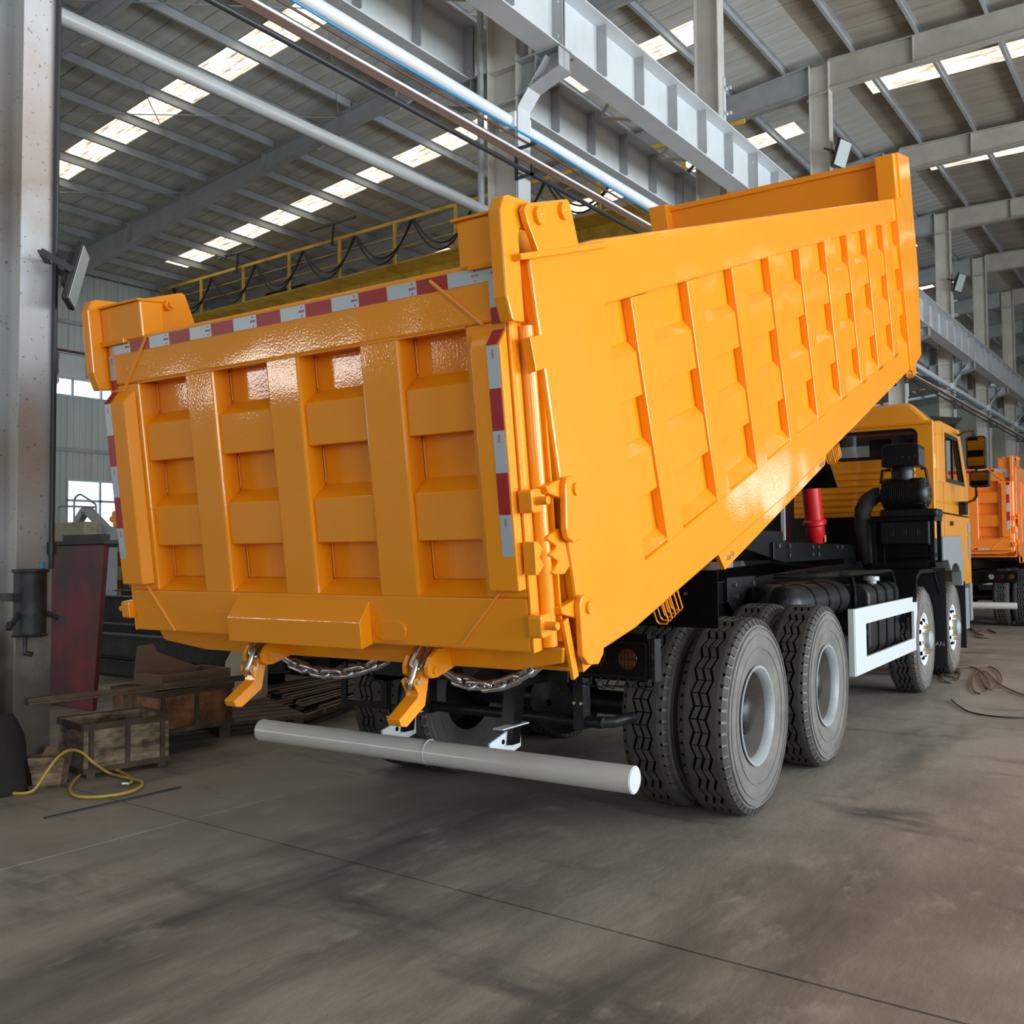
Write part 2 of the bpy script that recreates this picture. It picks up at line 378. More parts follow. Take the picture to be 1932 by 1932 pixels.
# ceiling: sheets, skylight strips, purlins, rafters
ceil = tag(empty('ceiling', (XC, 20, 11.9)), kind='structure')
bpy.context.view_layer.update()
def strip_mesh(name, x0, x1, m, rib=True):
    """a roof sheet .8 wide in y, running down the slope from x0 to x1, ribs every .4"""
    prof = []
    for b in (0.0, 0.4):
        prof += [(b+0.004, 0), (b+0.02, 0.0), (b+0.375, 0.0), (b+0.383, 0.050), (b+0.394, 0.050), (b+0.400, 0.0)] if rib else [(b+0.004, 0.01), (b+0.19, 0.01), (b+0.195, 0.03), (b+0.205, 0.03), (b+0.21, 0.01), (b+0.39, 0.01), (b+0.393, 0.03), (b+0.4, 0.03)]
    mb = MB(); n = len(prof)
    vs = [(x0-XC, p[0], zs(x0)-11.9+p[1]) for p in prof]+[(x1-XC, p[0], zs(x1)-11.9+p[1]) for p in prof]
    vs += [(x0-XC, p[0], zs(x0)-11.9+0.05) for p in (prof[0], prof[-1])]+[(x1-XC, p[0], zs(x1)-11.9+0.05) for p in (prof[0], prof[-1])]
    fs = [(i, i+1, n+i+1, n+i) for i in range(n-1)]+[(2*n, 2*n+1, 2*n+3, 2*n+2)]
    mb.add(vs, fs); return mb
sheetL = strip_mesh('a', XW-0.2, XC+0.02, 'sheet').build('roof_sheet', 'sheet', ceil)
sheetR = strip_mesh('a', XC+0.02, XR+0.2, 'sheet').build('roof_sheet', 'sheet2', ceil)
skyL = strip_mesh('a', -22.3, -4.6, 'sky', False).build('skylight_panel', 'sky', ceil)
skyLe = strip_mesh('a', -4.6, XC+0.02, 'sheet').build('roof_sheet', 'sheet', ceil)
skyLw = strip_mesh('a', XW-0.2, -22.3, 'sheet').build('roof_sheet', 'sheet', ceil)
skyR = strip_mesh('a', -2.7, 12.0, 'sky', False).build('skylight_panel', 'sky', ceil)
skyRw = strip_mesh('a', XC+0.02, -2.7, 'sheet').build('roof_sheet', 'sheet2', ceil)
skyRe = strip_mesh('a', 12.0, XR+0.2, 'sheet').build('roof_sheet', 'sheet2', ceil)
first = {}
def place(proto, y):
    if proto.name in first: dup(proto, ceil, (0, y-20, 0))
    else: proto.location = (0, y-20, 0); first[proto.name] = 1
y = FRAMES[0]-3.05
while y < YF-0.2:
    ph = round(((y-(3.73+0.15)) % 5.6)/0.8) % 7
    if ph == 3: place(skyL, y); place(skyLe, y); place(skyLw, y)
    else: place(sheetL, y)
    if ph == 2 : place(skyR, y); place(skyRw, y); place(skyRe, y)
    else: place(sheetR, y)
    y += 0.8
def purlin_proto(L):
    mb = MB(); mb.box(-0.03, -0.024, 0, L, -0.20, 0); mb.box(-0.03, 0.035, 0, L, -0.205, -0.198); mb.box(-0.03, 0.035, 0, L, -0.006, 0)
    mb.box(0.03, 0.035, 0, L, -0.2, -0.18); return mb
pp = purlin_proto(5.58).build('purlin', 'steel', ceil); used = False
px_l = [XC-0.75-1.27*k for k in range(0, 17)]; px_r = [XC+0.72+1.27*k for k in range(0, 14)]
for y0 in FRAMES[1:-1]:
    for x in px_l+px_r:
        if x < -24.3: continue
        if not used: pp.location = (x-XC, y0-20, zs(x)-11.9-0.005); used = True
        else: dup(pp, ceil, (x-XC, y0-20, zs(x)-11.9-0.005))
def girder(name, pts, parent, wf=0.22, m='steel'):
    """an I section whose web is the polygon between (x, ztop, zbot) stations"""
    mb = MB()
    for i in range(len(pts)-1):
        a, b = pts[i], pts[i+1]
        mb.hexa([(a[0], -0.006, a[2]), (a[0], 0.006, a[2]), (a[0], 0.006, a[1]), (a[0], -0.006, a[1])],
                [(b[0], -0.006, b[2]), (b[0], 0.006, b[2]), (b[0], 0.006, b[1]), (b[0], -0.006, b[1])])
        for zi, s in ((1, -1), (2, 1)):
            mb.hexa([(a[0], -wf/2, a[zi]), (a[0], wf/2, a[zi]), (a[0], wf/2, a[zi]+s*0.014), (a[0], -wf/2, a[zi]+s*0.014)],
                    [(b[0], -wf/2, b[zi]), (b[0], wf/2, b[zi]), (b[0], wf/2, b[zi]+s*0.014), (b[0], -wf/2, b[zi]+s*0.014)])
    for i in range(1, len(pts)-1):
        a = pts[i]; mb.box(a[0]-0.006, a[0]+0.006, -wf/2, wf/2, a[2], a[1])
    return mb.build(name, m, parent)
lx = lambda x: x-XC
raL = girder('rafter', [(lx(x), zr(x)-11.9, zb-11.9) for x, zb in ((-24.4, 9.38), (-20, 9.93), (-14.4, 10.55), (-10.1, 10.97), (-3.3, 11.25))], ceil)
raR = girder('rafter', [(lx(x), zr(x)-11.9, zb-11.9) for x, zb in ((-2.9, 11.26), (-1.2, 11.27), (4.2, 11.30), (9.6, 11.22), (14.9, 10.8))], ceil, m='steelwarm')
for i, y0 in enumerate(FRAMES):
    if i == 0: raL.location = raR.location = (0, y0-20, 0)
    else: dup(raL, ceil, (0, y0-20, 0)); dup(raR, ceil, (0, y0-20, 0))
fb = MB(); fb.bar((0, 0.02, -0.42), (0, 0.48, -0.02), 0.035, 0.035); fb = fb.build('fly_brace', 'steel', ceil); n = 0
for y0 in FRAMES[1:11]:
    for x in px_l[1::2]+px_r[1::2]:
        if x < -23: continue
        q = (x-XC, y0-20+0.10, zr(x)-11.9+0.0)
        if n == 0: fb.location = q
        else: dup(fb, ceil, q)
        n += 1
for (ya, yb) in ((3.73, 9.33), (-1.87, 3.73)):
    for a, b in ((-22.5, -17.2), (-17.2, -11.9), (-11.9, -6.6)):
        for (u, v) in ((a, b), (b, a)):
            MB().tube([(lx(u), ya-20, zr(u)-11.9-0.02), (lx(v), yb-20, zr(v)-11.9-0.02)], 0.011, 6).build('brace_rod', 'steel', ceil)

# column row with corbels and knee braces
def column_proto():
    mb = MB()
    mb.box(0.195, 0.215, -0.12, 0.12, 0, 11.85); mb.box(-0.215, -0.195, -0.12, 0.12, 0, 11.85); mb.box(-0.2, 0.2, -0.006, 0.006, 0, 11.85)
    mb.box(-0.32, 0.32, -0.2, 0.2, 0, 0.025)
    for z in (6.72, 7.13, 11.2): mb.box(-0.2, 0.2, -0.115, 0.115, z, z+0.012)
    c = mb.build('steel_column', 'steelcol', bevel=0.003)
    for s in (1, -1):
        cb = MB(); cb.prism([(s*0.215, 6.75), (s*0.215, 7.15), (s*0.80, 7.15), (s*0.80, 6.93)], lambda a, b, t: (a, t, b), -0.007, 0.007)
        cb.box(min(s*0.2, s*0.82), max(s*0.2, s*0.82), -0.12, 0.12, 7.15, 7.168)
        cb.bar((s*0.2, 0, 6.75), (s*0.81, 0, 6.93), 0.24, 0.012); cb.box(s*0.47-0.005, s*0.47+0.005, -0.11, 0.11, 6.86, 7.15); cb.box(s*0.79-0.005, s*0.79+0.005, -0.11, 0.11, 6.93, 7.15)
        cb.build('corbel', 'steel', c)
    kb = MB(); kb.box(0.222, 0.234, -0.12, 0.12, 5.45, 6.62)
    kb.hexa([(0.222, -0.12, 6.62), (0.234, -0.12, 6.62), (0.234, 0.12, 6.62), (0.222, 0.12, 6.62)], [(0.62, -0.12, 7.10), (0.632, -0.12, 7.095), (0.632, 0.12, 7.095), (0.62, 0.12, 7.10)])
    kb.build('knee_brace', 'beam', c)
    return c
colm = column_proto()
tag(colm, 'tall soot-marked grey steel column beside the red panel, floodlight on it', kind='structure')
colm.location = (XC, FRAMES[2], 0)
cols = [colm]
plain = colm.data.copy(); colm.data.materials[0] = MT['soot']
for i_, y0 in enumerate(FRAMES[3:]):
    c = dup(colm, None, (XC, y0, 0)); cols.append(c); c.data = plain; c['label'] = ['grey steel column behind the tailgate hinge, with downpipe', 'grey steel column rising behind the tipped body, insulators on its upper shaft', 'grey steel column with a floodlight above the raised body front'][i_] if i_ < 3 else 'grey steel column far along the middle row'
for y0 in FRAMES[:2]: c = dup(colm, None, (XC, y0, 0)); c.data = plain; c['label'] = 'grey steel column of the middle row'
# insulators on the upper columns
for ci in (2, 5):
    for k in range(4):
        MB().lathe([(0, 0.0), (0, 0.02), (0.02, 0.035), (0.045, 0.035), (0.06, 0.018), (0.08, 0.03), (0.11, 0.03), (0.115, 0)], (0.235, 0.08, 9.1-0.42*k), 'x', 10).build('insulator', 'white', cols[ci], smooth=True)
    MB().box(0.216, 0.236, 0.04, 0.12, 7.6, 9.3).build('insulator_strip', 'beam', cols[ci])

# runway beams
def runway(x, z0, n, seg):
    L = 5.58; mb = MB()
    mb.box(-0.15, 0.15, 0, L, 0, 0.018); mb.box(-0.20, 0.20, 0, L, 0.70, 0.718); mb.box(-0.006, 0.006, 0, L, 0.018, 0.70)
    b = mb.build('runway_beam', 'beam')
    for k in range(7):
        yy = min(max(k*L/6, 0.012), L-0.012)
        MB().box(-0.145, -0.006, yy-0.006, yy+0.006, 0.02 if k in (0, 6) else 0.06, 0.70).build('stiffener', 'steel', b)
        MB().box(0.006, 0.145, yy-0.006, yy+0.006, 0.02 if k in (0, 6) else 0.06, 0.70).build('stiffener', 'steel', b)
    for yy, zz in ((0.0, 0.62), (0.0, 0.54), (0.0, 0.14)):
        MB().cyl((0.09, -0.04, zz), (0.09, 0.06, zz), 0.018, 6).build('bolt', 'chrome', b)
    for yy in (0.12, 0.26):
        for xx in (-0.1, 0.1): MB().cyl((xx, yy, -0.022), (xx, yy, 0), 0.02, 6).build('bolt', 'chrome', b)
    r = MB(); r.box(-0.055, 0.055, 0, L, 0.718, 0.735); r.box(-0.012, 0.012, 0, L, 0.735, 0.80); r.box(-0.03, 0.03, 0, L, 0.80, 0.835)
    r.build('crane_rail', 'rail', b)
    b.location = (x, seg, z0); tag(b, 'riveted grey crane runway beam with bright web panels', kind='structure'); return b
rb = runway(XC+0.65, 7.17, 0, FRAMES[1]+0.01)
for y0 in FRAMES[2:-1]: dup(rb, None, (XC+0.65, y0+0.01, 7.17))
for y0 in FRAMES[1:-1]: dup(rb, None, (XC-0.65, y0+0.01, 7.17))
for y0 in FRAMES[1:-1]: dup(rb, None, (XW+0.75, y0+0.01, 6.80))
# lattice between the two runway beams
for bi, y0 in enumerate(FRAMES[1:7]):
    lt = MB()
    for k in range(6):
        ya, yb = y0+0.2+k*0.9, y0+0.2+(k+1)*0.9
        a, b = ((XC-0.5, ya, 7.80), (XC+0.5, yb, 7.80)) if k % 2 else ((XC+0.5, ya, 7.80), (XC-0.5, yb, 7.80))
        lt.tube([a, b], 0.03, 6)
    tag(lt.build('trim_1' if bi == 0 else 'trim_1', 'steelcol'), kind='structure')

# left wall: sheets, girts, wall columns, window bands
wl = tag(MB().box(XW-0.06, XW-0.05, YR, YF, 0, 0.2).build('wall_left', 'wall'), kind='structure')
def wall_sheet(z0, z1):
    prof = []
    for k in range(4):
        b = k*0.2; prof += [(b, 0.0), (b+0.14, 0.0), (b+0.15, 0.022), (b+0.185, 0.022), (b+0.195, 0.0)]
    prof.append((0.797, 0.0)); n = len(prof)
    mb = MB(); mb.add([(-p[1], p[0], z0) for p in prof]+[(-p[1], p[0], z1) for p in prof], [(i, i+1, n+i+1, n+i) for i in range(n-1)])
    mb.add([(-0.04, 0, z0), (-0.04, 0.797, z0), (-0.04, 0.797, z1), (-0.04, 0, z1)], [(0, 1, 2, 3)])
    return mb.build('wall_sheet', 'wall', wl)
prot = [wall_sheet(0, 2.40), wall_sheet(3.86, 6.38), wall_sheet(6.96, 10.35), wall_sheet(0, 6.38)]
fst = [True]*4
def pw(i, y):
    if fst[i]: prot[i].location = (XW, y, 0); fst[i] = False
    else: dup(prot[i], wl, (XW, y, 0))
for y0 in FRAMES[:-1]:
    for k in range(7):
        yy = y0+0.8*k
        if 1 <= k <= 4: pw(0, yy); pw(1, yy)
        else: pw(3, yy)
        pw(2, yy)
for z in (4.7, 8.6): MB().box(XW, XW+0.10, YR, YF, z, z+0.12).build('girt', 'steel', wl)
glassm = bpy.data.materials.new('clear_window_glass'); glassm.use_nodes = True
tt = glassm.node_tree; tt.nodes.clear(); oo_ = tt.nodes.new('ShaderNodeOutputMaterial'); tr = tt.nodes.new('ShaderNodeBsdfTransparent'); gl = tt.nodes.new('ShaderNodeBsdfGlossy')
gl.inputs['Roughness'].default_value = 0.05; tr.inputs[0].default_value = (0.93, 0.96, 0.97, 1); mx = tt.nodes.new('ShaderNodeMixShader'); mx.inputs[0].default_value = 0.06
tt.links.new(tr.outputs[0], mx.inputs[1]); tt.links.new(gl.outputs[0], mx.inputs[2]); tt.links.new(mx.outputs[0], oo_.inputs[0])
MT['clearglass'] = glassm
def window_proto(name, y0, y1, z0, z1, nv, zt=None):
    mb = MB(); fr = 0.05
    mb.box(XW-0.03, XW+0.04, y0, y1, z0, z0+fr).box(XW-0.03, XW+0.04, y0, y1, z1-fr, z1)
    step = (y1-y0)/nv
    for k in range(nv+1):
        yc = y0+k*step; mb.box(XW-0.025, XW+0.035, max(yc-0.03, y0), min(yc+0.03, y1), z0, z1)
    if zt: mb.box(XW-0.025, XW+0.035, y0, y1, zt-0.035, zt+0.035)
    o = tag(mb.build(name, 'winframe'), kind='structure')
    for k in range(nv):
        for (a, b) in (((z0, zt), (zt, z1)) if zt else ((z0, z1),)):
            MB().box(XW-0.004, XW+0.004, y0+k*step+0.03, y0+(k+1)*step-0.03, a+0.04, b-0.04).build('pane', 'clearglass', o)
    return o
w1 = window_proto('window_1', 0.0, 5.6, 6.38, 6.96, 6); w2 = window_proto('window_2', 0.8, 4.0, 2.40, 3.86, 3, 3.22)
for i, y0 in enumerate(FRAMES[:-1]):
    if i == 0: w1.location.y = w2.location.y = y0
    else:
        dup(w1, None, (0, y0, 0)).name = 'window_%d' % (2*i+1); dup(w2, None, (0, y0, 0)).name = 'window_%d' % (2*i+2)
wc = MB(); wc.box(0.18, 0.20, -0.13, 0.13, 0, 10.0).box(-0.2, -0.18, -0.13, 0.13, 0, 10.0).box(-0.19, 0.19, -0.006, 0.006, 0, 10.0).box(0.2, 0.75, -0.1, 0.1, 6.78, 6.80)
wc.prism([(0.2, 6.3), (0.75, 6.62), (0.75, 6.78), (0.2, 6.78)], XZ, -0.006, 0.006)
wc = wc.build('steel_column', 'steelcol'); tag(wc, 'pale steel column against the window wall', kind='structure')
wc.location = (XW+0.22, FRAMES[0], 0)
for y0 in FRAMES[1:]: dup(wc, None, (XW+0.22, y0, 0))
dsp = MB().cyl((XW+0.17, 0.24, 0), (XW+0.17, 0.24, 9.9), 0.055, 10).build('downpipe', 'white'); tag(dsp, 'white downpipe beside a wall column', 'pipe', 'downpipes on the window wall')
dsp.location = (0, FRAMES[1], 0)
for y0 in FRAMES[2:9]: dup(dsp, None, (0, y0, 0))
# the other walls; gates and tall openings let the daylight in
def sheetwall(name, pieces):
    o = tag(empty(name, pieces[0][0] if False else (0, 0, 0)), kind='structure')
    for (x0, x1, y0, y1, z0, z1) in pieces:
        MB().box(x0, x1, y0, y1, z0, z1).build('wall_panel', 'wall', o)
    return o
sheetwall('wall_right', [(XR, XR+0.1, YR, YF, 0, 0.85), (XR, XR+0.1, YR, YF, 6.1, 11.6)]+[(XR, XR+0.1, a, a+1.4, 0.85, 6.1) for a in (-0.1, 7.5)]+[(XR, XR+0.1, -8.5, -5.9, 0.85, 6.1), (XR, XR+0.1, YR, -13.5, 0.85, 6.1), (XR, XR+0.1, 15.1, 46.4, 0.85, 6.1), (XR, XR+0.1, 46.4, 55.6, 0.85, 3.8), (XR, XR+0.1, 55.6, YF, 0.85, 6.1)])
sheetwall('wall_rear', [(XW, -16.0, YR-0.1, YR, 0, 12), (-8.2, 2.4, YR-0.1, YR, 0, 12), (9.6, XR, YR-0.1, YR, 0, 12), (-16.0, -8.2, YR-0.1, YR, 2.9, 12), (-16.0, -8.2, YR-0.1, YR, 0, 1.9), (2.4, 9.6, YR-0.1, YR, 5.0, 12)])
sheetwall('wall_far', [(XW, XR, YF, YF+0.1, 0, 12)])

# pipes, hoses and trays along the column row
def run(name, m, x, z, r, y0, y1, label, cat, seg=10, sag=0, grp=None):
    n = max(2, int((y1-y0)/1.4)+1)
    pts = [(x, y0+(y1-y0)*k/(n-1), z-sag*math.sin(PI*(((y0+(y1-y0)*k/(n-1))-3.73) % 5.6)/5.6)) for k in range(n)]
    return tag(MB().tube(pts, r, seg).build(name, m, smooth=True), label, cat, grp)
for i, y0 in enumerate(FRAMES[1:-1]):
    tb = MB().cyl((XC+0.12, y0+0.16, 6.47), (XC+0.12, y0+5.44, 6.47), 0.07, 14); tb.box(XC, XC+0.22, y0+0.13, y0+0.16, 6.38, 6.56); tb.box(XC, XC+0.22, y0+5.44, y0+5.47, 6.38, 6.56)
    tl = ['bright grey tie tube behind the camera side of the soot-marked column', 'bright grey tie tube between the soot-marked column and the next one', 'bright grey tie tube just beyond the column behind the tailgate hinge', 'bright grey tie tube passing behind the raised body top']
    tag(tb.build('tie_tube', 'tubew', smooth=30), tl[i] if i < 4 else 'bright grey tie tube between two distant columns beyond the cab', 'pipe', 'tie tubes between the columns')
tag(MB().cyl((XC, -1.72, 5.36), (XC, 3.6, 5.36), 0.062, 14).build('tie_tube', 'tubeg', smooth=30), 'worn grey tube with blue marks spanning from the soot-marked column', 'pipe')
tr_ = MB(); tr_.box(-2.765, -2.735, -13, 59, 6.005, 6.03); trw = MB().box(-2.757, -2.750, -13, 59, 5.93, 6.005)
trw.build('web', 'rail', tag(tr_.build('conductor_rail', 'tubew'), 'bright-topped conductor rail running along the column row below the blue hose', 'rail'))
run('air_pipe', 'dark', -2.75, 5.83, 0.028, -13, 59, 'dark grey air pipe, lowest of the lines along the column row', 'pipe')
run('air_hose', 'blue', -2.72, 6.235, 0.013, -13, 59, 'bright blue hose strung along the column row', 'hose', 8, 0.05)
run('cable', 'brown', -2.70, 6.14, 0.012, -13, 59, 'brown cable strung just below the blue hose', 'cable', 6, 0.04)
for i, y0 in enumerate(FRAMES[2:12]):
    b = MB().box(XC+0.22, XC+0.45, y0-0.15, y0-0.12, 5.76, 5.79).box(XC+0.22, XC+0.48, y0-0.15, y0-0.12, 6.10, 6.13).box(XC+0.42, XC+0.45, y0-0.15, y0-0.12, 5.76, 5.88).box(XC+0.20, XC+0.23, y0-0.15, y0-0.12, 5.76, 6.13)
    br_l = ['small dark pipe bracket on the soot-marked column', 'small dark pipe bracket on the column behind the tailgate hinge', 'small dark pipe bracket on the column hidden by the tipped body top']
    tag(b.build('pipe_bracket', 'dark'), br_l[i] if i < 3 else 'small dark pipe bracket on a distant column beyond the cab', 'bracket', 'pipe brackets on the column row')
p = MB().cyl((XC-0.30, 3.6, 0), (XC-0.30, 3.6, 8.2), 0.04, 12)
tag(p.build('downpipe', 'tubeg', smooth=30), 'speckled grey downpipe on the column behind the tailgate hinge', 'pipe')
p = MB().cyl((XC+0.245, FRAMES[2]+0.10, 1.42), (XC+0.245, FRAMES[2]+0.10, 7.0), 0.018, 10).cyl((XC+0.245, FRAMES[2]+0.10, 1.52), (XC+0.245, FRAMES[2]+0.10, 1.60), 0.03, 10)
tag(p.build('conduit', 'dark', smooth=30), 'dark conduit running up the soot-marked column from the canister', 'conduit')

# yellow overhead crane of the left bay
cr = tag(empty('overhead_crane', (-13.5, 13.5, 8.0)), 'yellow bridge crane with railing and hanging cables spanning the bay beyond the columns', 'crane')
def cc(mb, name, m, **k): return mb.build(name, m, cr, **k)
X0, X1 = -10.4, 9.6
cc(MB().box(X0, X1, -0.02, 0.32, 0.15, 1.05), 'bridge_girder', 'yellow', bevel=0.01)
cc(MB().box(X0, X1, 1.9, 2.24, 0.15, 1.05), 'bridge_girder', 'yellow', bevel=0.01)
cc(MB().box(X0, X1, -0.75, -0.02, 0.98, 1.02), 'walkway', 'yellow')
cc(MB().box(X0-0.1, X0+0.15, -0.9, 3.0, 0.0, 0.4), 'end_carriage', 'yellow'); cc(MB().box(X1-0.05, X1+0.2, -0.9, 3.0, 0.0, 0.4), 'end_carriage', 'yellow')
cc(MB().box(X0, X1, -0.78, -0.73, 2.04, 2.12), 'handrail', 'yellow')
for z in (1.38, 1.70): cc(MB().tube([(X0, -0.755, z), (X1, -0.755, z)], 0.012, 6), 'guard_wire', 'yellow')
xx = X0+0.2; k = 0
while xx < X1:
    cc(MB().box(xx-0.04, xx+0.04, -0.79, -0.73, 1.0, 2.05), 'railing_post', 'yellow'); xx += 2.05; k += 1
for k in range(9):
    xa = X0+0.9+2.05*k; cb = MB()
    for off, dz in ((0, 0.95), (0.07, 0.80)):
        cb.tube([(xa+off+2.0*q/12, -0.86, 1.98-dz*4*(q/12)*(1-q/12)) for q in range(13)], 0.022, 6)
    cc(cb, 'festoon_cable', 'cable', smooth=60)
mt = MB(); mt.box(-6.6, -5.2, 0.2, 1.8, 1.05, 1.35); mt.cyl((-6.9, 0.9, 1.55), (-5.3, 0.9, 1.55), 0.24, 14); mt.cyl((-4.9, 1.2, 1.5), (-4.0, 1.2, 1.5), 0.16, 12)
cc(mt, 'hoist_trolley', 'darksteel', smooth=30)
for s in (-6.3, -2.2, ): cc(MB().bar((s, -0.85, 1.9), (s+0.05, -0.85, 2.5), 0.05, 0.05).bar((s-0.9, -0.85, 2.5), (s+0.9, -0.85, 2.5), 0.06, 0.06), 'cable_arm', 'dark')

# floodlights
def flood(name, loc, rz, tilt, label, sc_=1.0):
    o = tag(empty(name, loc), label, 'lamp'); o.rotation_euler = (0, 0, rz)
    h = Matrix.Rotation(tilt, 4, 'X')
    def T(mb): mb.v = [tuple(h @ (Vector(v)*sc_)) for v in mb.v]; return mb
    T(MB().box(-0.20, 0.20, 0.0, 0.05, -0.25, 0.25)).build('housing', 'darksteel', o, bevel=0.008)
    T(MB().box(-0.18, 0.18, -0.006, 0.0, -0.23, 0.23)).build('lens', 'lampglass', o)
    T(MB().box(-0.14, 0.14, 0.05, 0.10, -0.12, 0.16)).build('driver_box', 'darksteel', o, bevel=0.006)
    br = MB()
    for s in (-1, 1): br.bar((s*0.21*sc_, 0.02*sc_, 0), (s*0.21*sc_, 0.26*sc_, 0.14*sc_), 0.012, 0.04)
    br.bar((-0.21*sc_, 0.26*sc_, 0.14*sc_), (0.21*sc_, 0.26*sc_, 0.14*sc_), 0.04, 0.012); br.build('bracket', 'dark', o)
    return o
flood('floodlight', (-2.68, -1.70, 3.38), R(143.9), R(14), 'square floodlight bracketed to the soot-marked column', 0.80)
q = onH(1588, 288, 0, -2.62); flood('floodlight', (-2.62, 14.80, q.z), R(75), R(20), 'floodlight on the column above the truck body', 1.1)
q = onH(1818, 540, 0, -2.62); flood('floodlight', (-2.62, 26.0, q.z), R(75), R(20), 'small floodlight high on a far column of the row', 1.1)
# ------------------------------------------------------------------ the dump truck
truck = tag(empty('dump_truck', (0, 0, 0), TRUCK_ROT), 'orange dump truck with its ribbed body tipped up, seen from behind', 'truck')
TH = R(18.6); TG = R(7.3); XL, XRR = -1.34, 1.25
BO = Vector((0, -1.834, 1.058)); GO = Vector((0, -2.12, 1.093))

def side_wall(s, detailed, body):
    """s = +1: right side with its face at x = 1.25; s = -1: left side, mirrored. coordinates: x, u along the body, v up"""
    X = (lambda d: XRR-d) if s > 0 else (lambda d: XL+d)          # d = depth behind the outer face
    P = lambda a, b, t: (X(t), a, b)
    o = MB().prism([(0.0, 0.0), (0.30, -0.05), (2.9, -0.10), (7.6, 0.0), (7.6, 1.655), (0.13, 1.60)], P, 0.05, 0.12).build('side_panel', 'orange', body)
    def piece(name, mb, bv=0.006): return mb.build(name, 'orange', body, bevel=bv)
    # rear flat field, top and bottom rails
    piece('side_frame', MB().prism([(0.0, 0.0), (0.475, -0.052), (0.684, -0.056), (2.9, -0.10), (7.13, -0.02), (7.13, 0.25), (0.684, 0.20), (0.684, 1.367), (7.13, 1.447), (7.13, 1.66), (0.684, 1.645), (0.115, 1.61)], P, 0.0, 0.05), 0.012)
    for k in range(9):
        u = 0.945+0.69*k; t = 1.36+0.0105*(k+1)
        piece('rib', MB().hexa([(X(0.05), u, 0.2), (X(0), u, 0.2), (X(0), u+0.20, 0.2), (X(0.05), u+0.27, 0.2)], [(X(0.05), u, t), (X(0), u, t), (X(0), u+0.20, t), (X(0.05), u+0.27, t)]), 0.005)
    for k in range(10):
        a = 0.684 if k == 0 else 0.945+0.69*(k-1)+0.212
        b = 0.945+0.69*k if k < 9 else 7.13
        dv = 0.008*k
        for v0, v1, c in ((0.925, 1.125, 1.18), (0.475, 0.675, 0.73)):
            piece('panel_block', MB().prism([(X(0.05), v0+dv), (X(0.013), v0+dv), (X(0.013), v1+dv), (X(0.05), c+dv)], lambda p, q, t: (p, t, q), a, b), 0.004)
        piece('panel_chamfer', MB().prism([(X(0.05), 0.18), (X(0.0), 0.215+dv/3), (X(0.05), 0.275+dv)], lambda p, q, t: (p, t, q), a, b), 0.0)
    # front post with a raised wing
    piece('front_post', MB().prism([(7.13, -0.03), (7.72, 0.04), (7.95, 0.9), (7.97, 2.05), (7.40, 2.09), (7.40, 1.66), (7.13, 1.66)], P, -0.02, 0.08), 0.008)
    return o

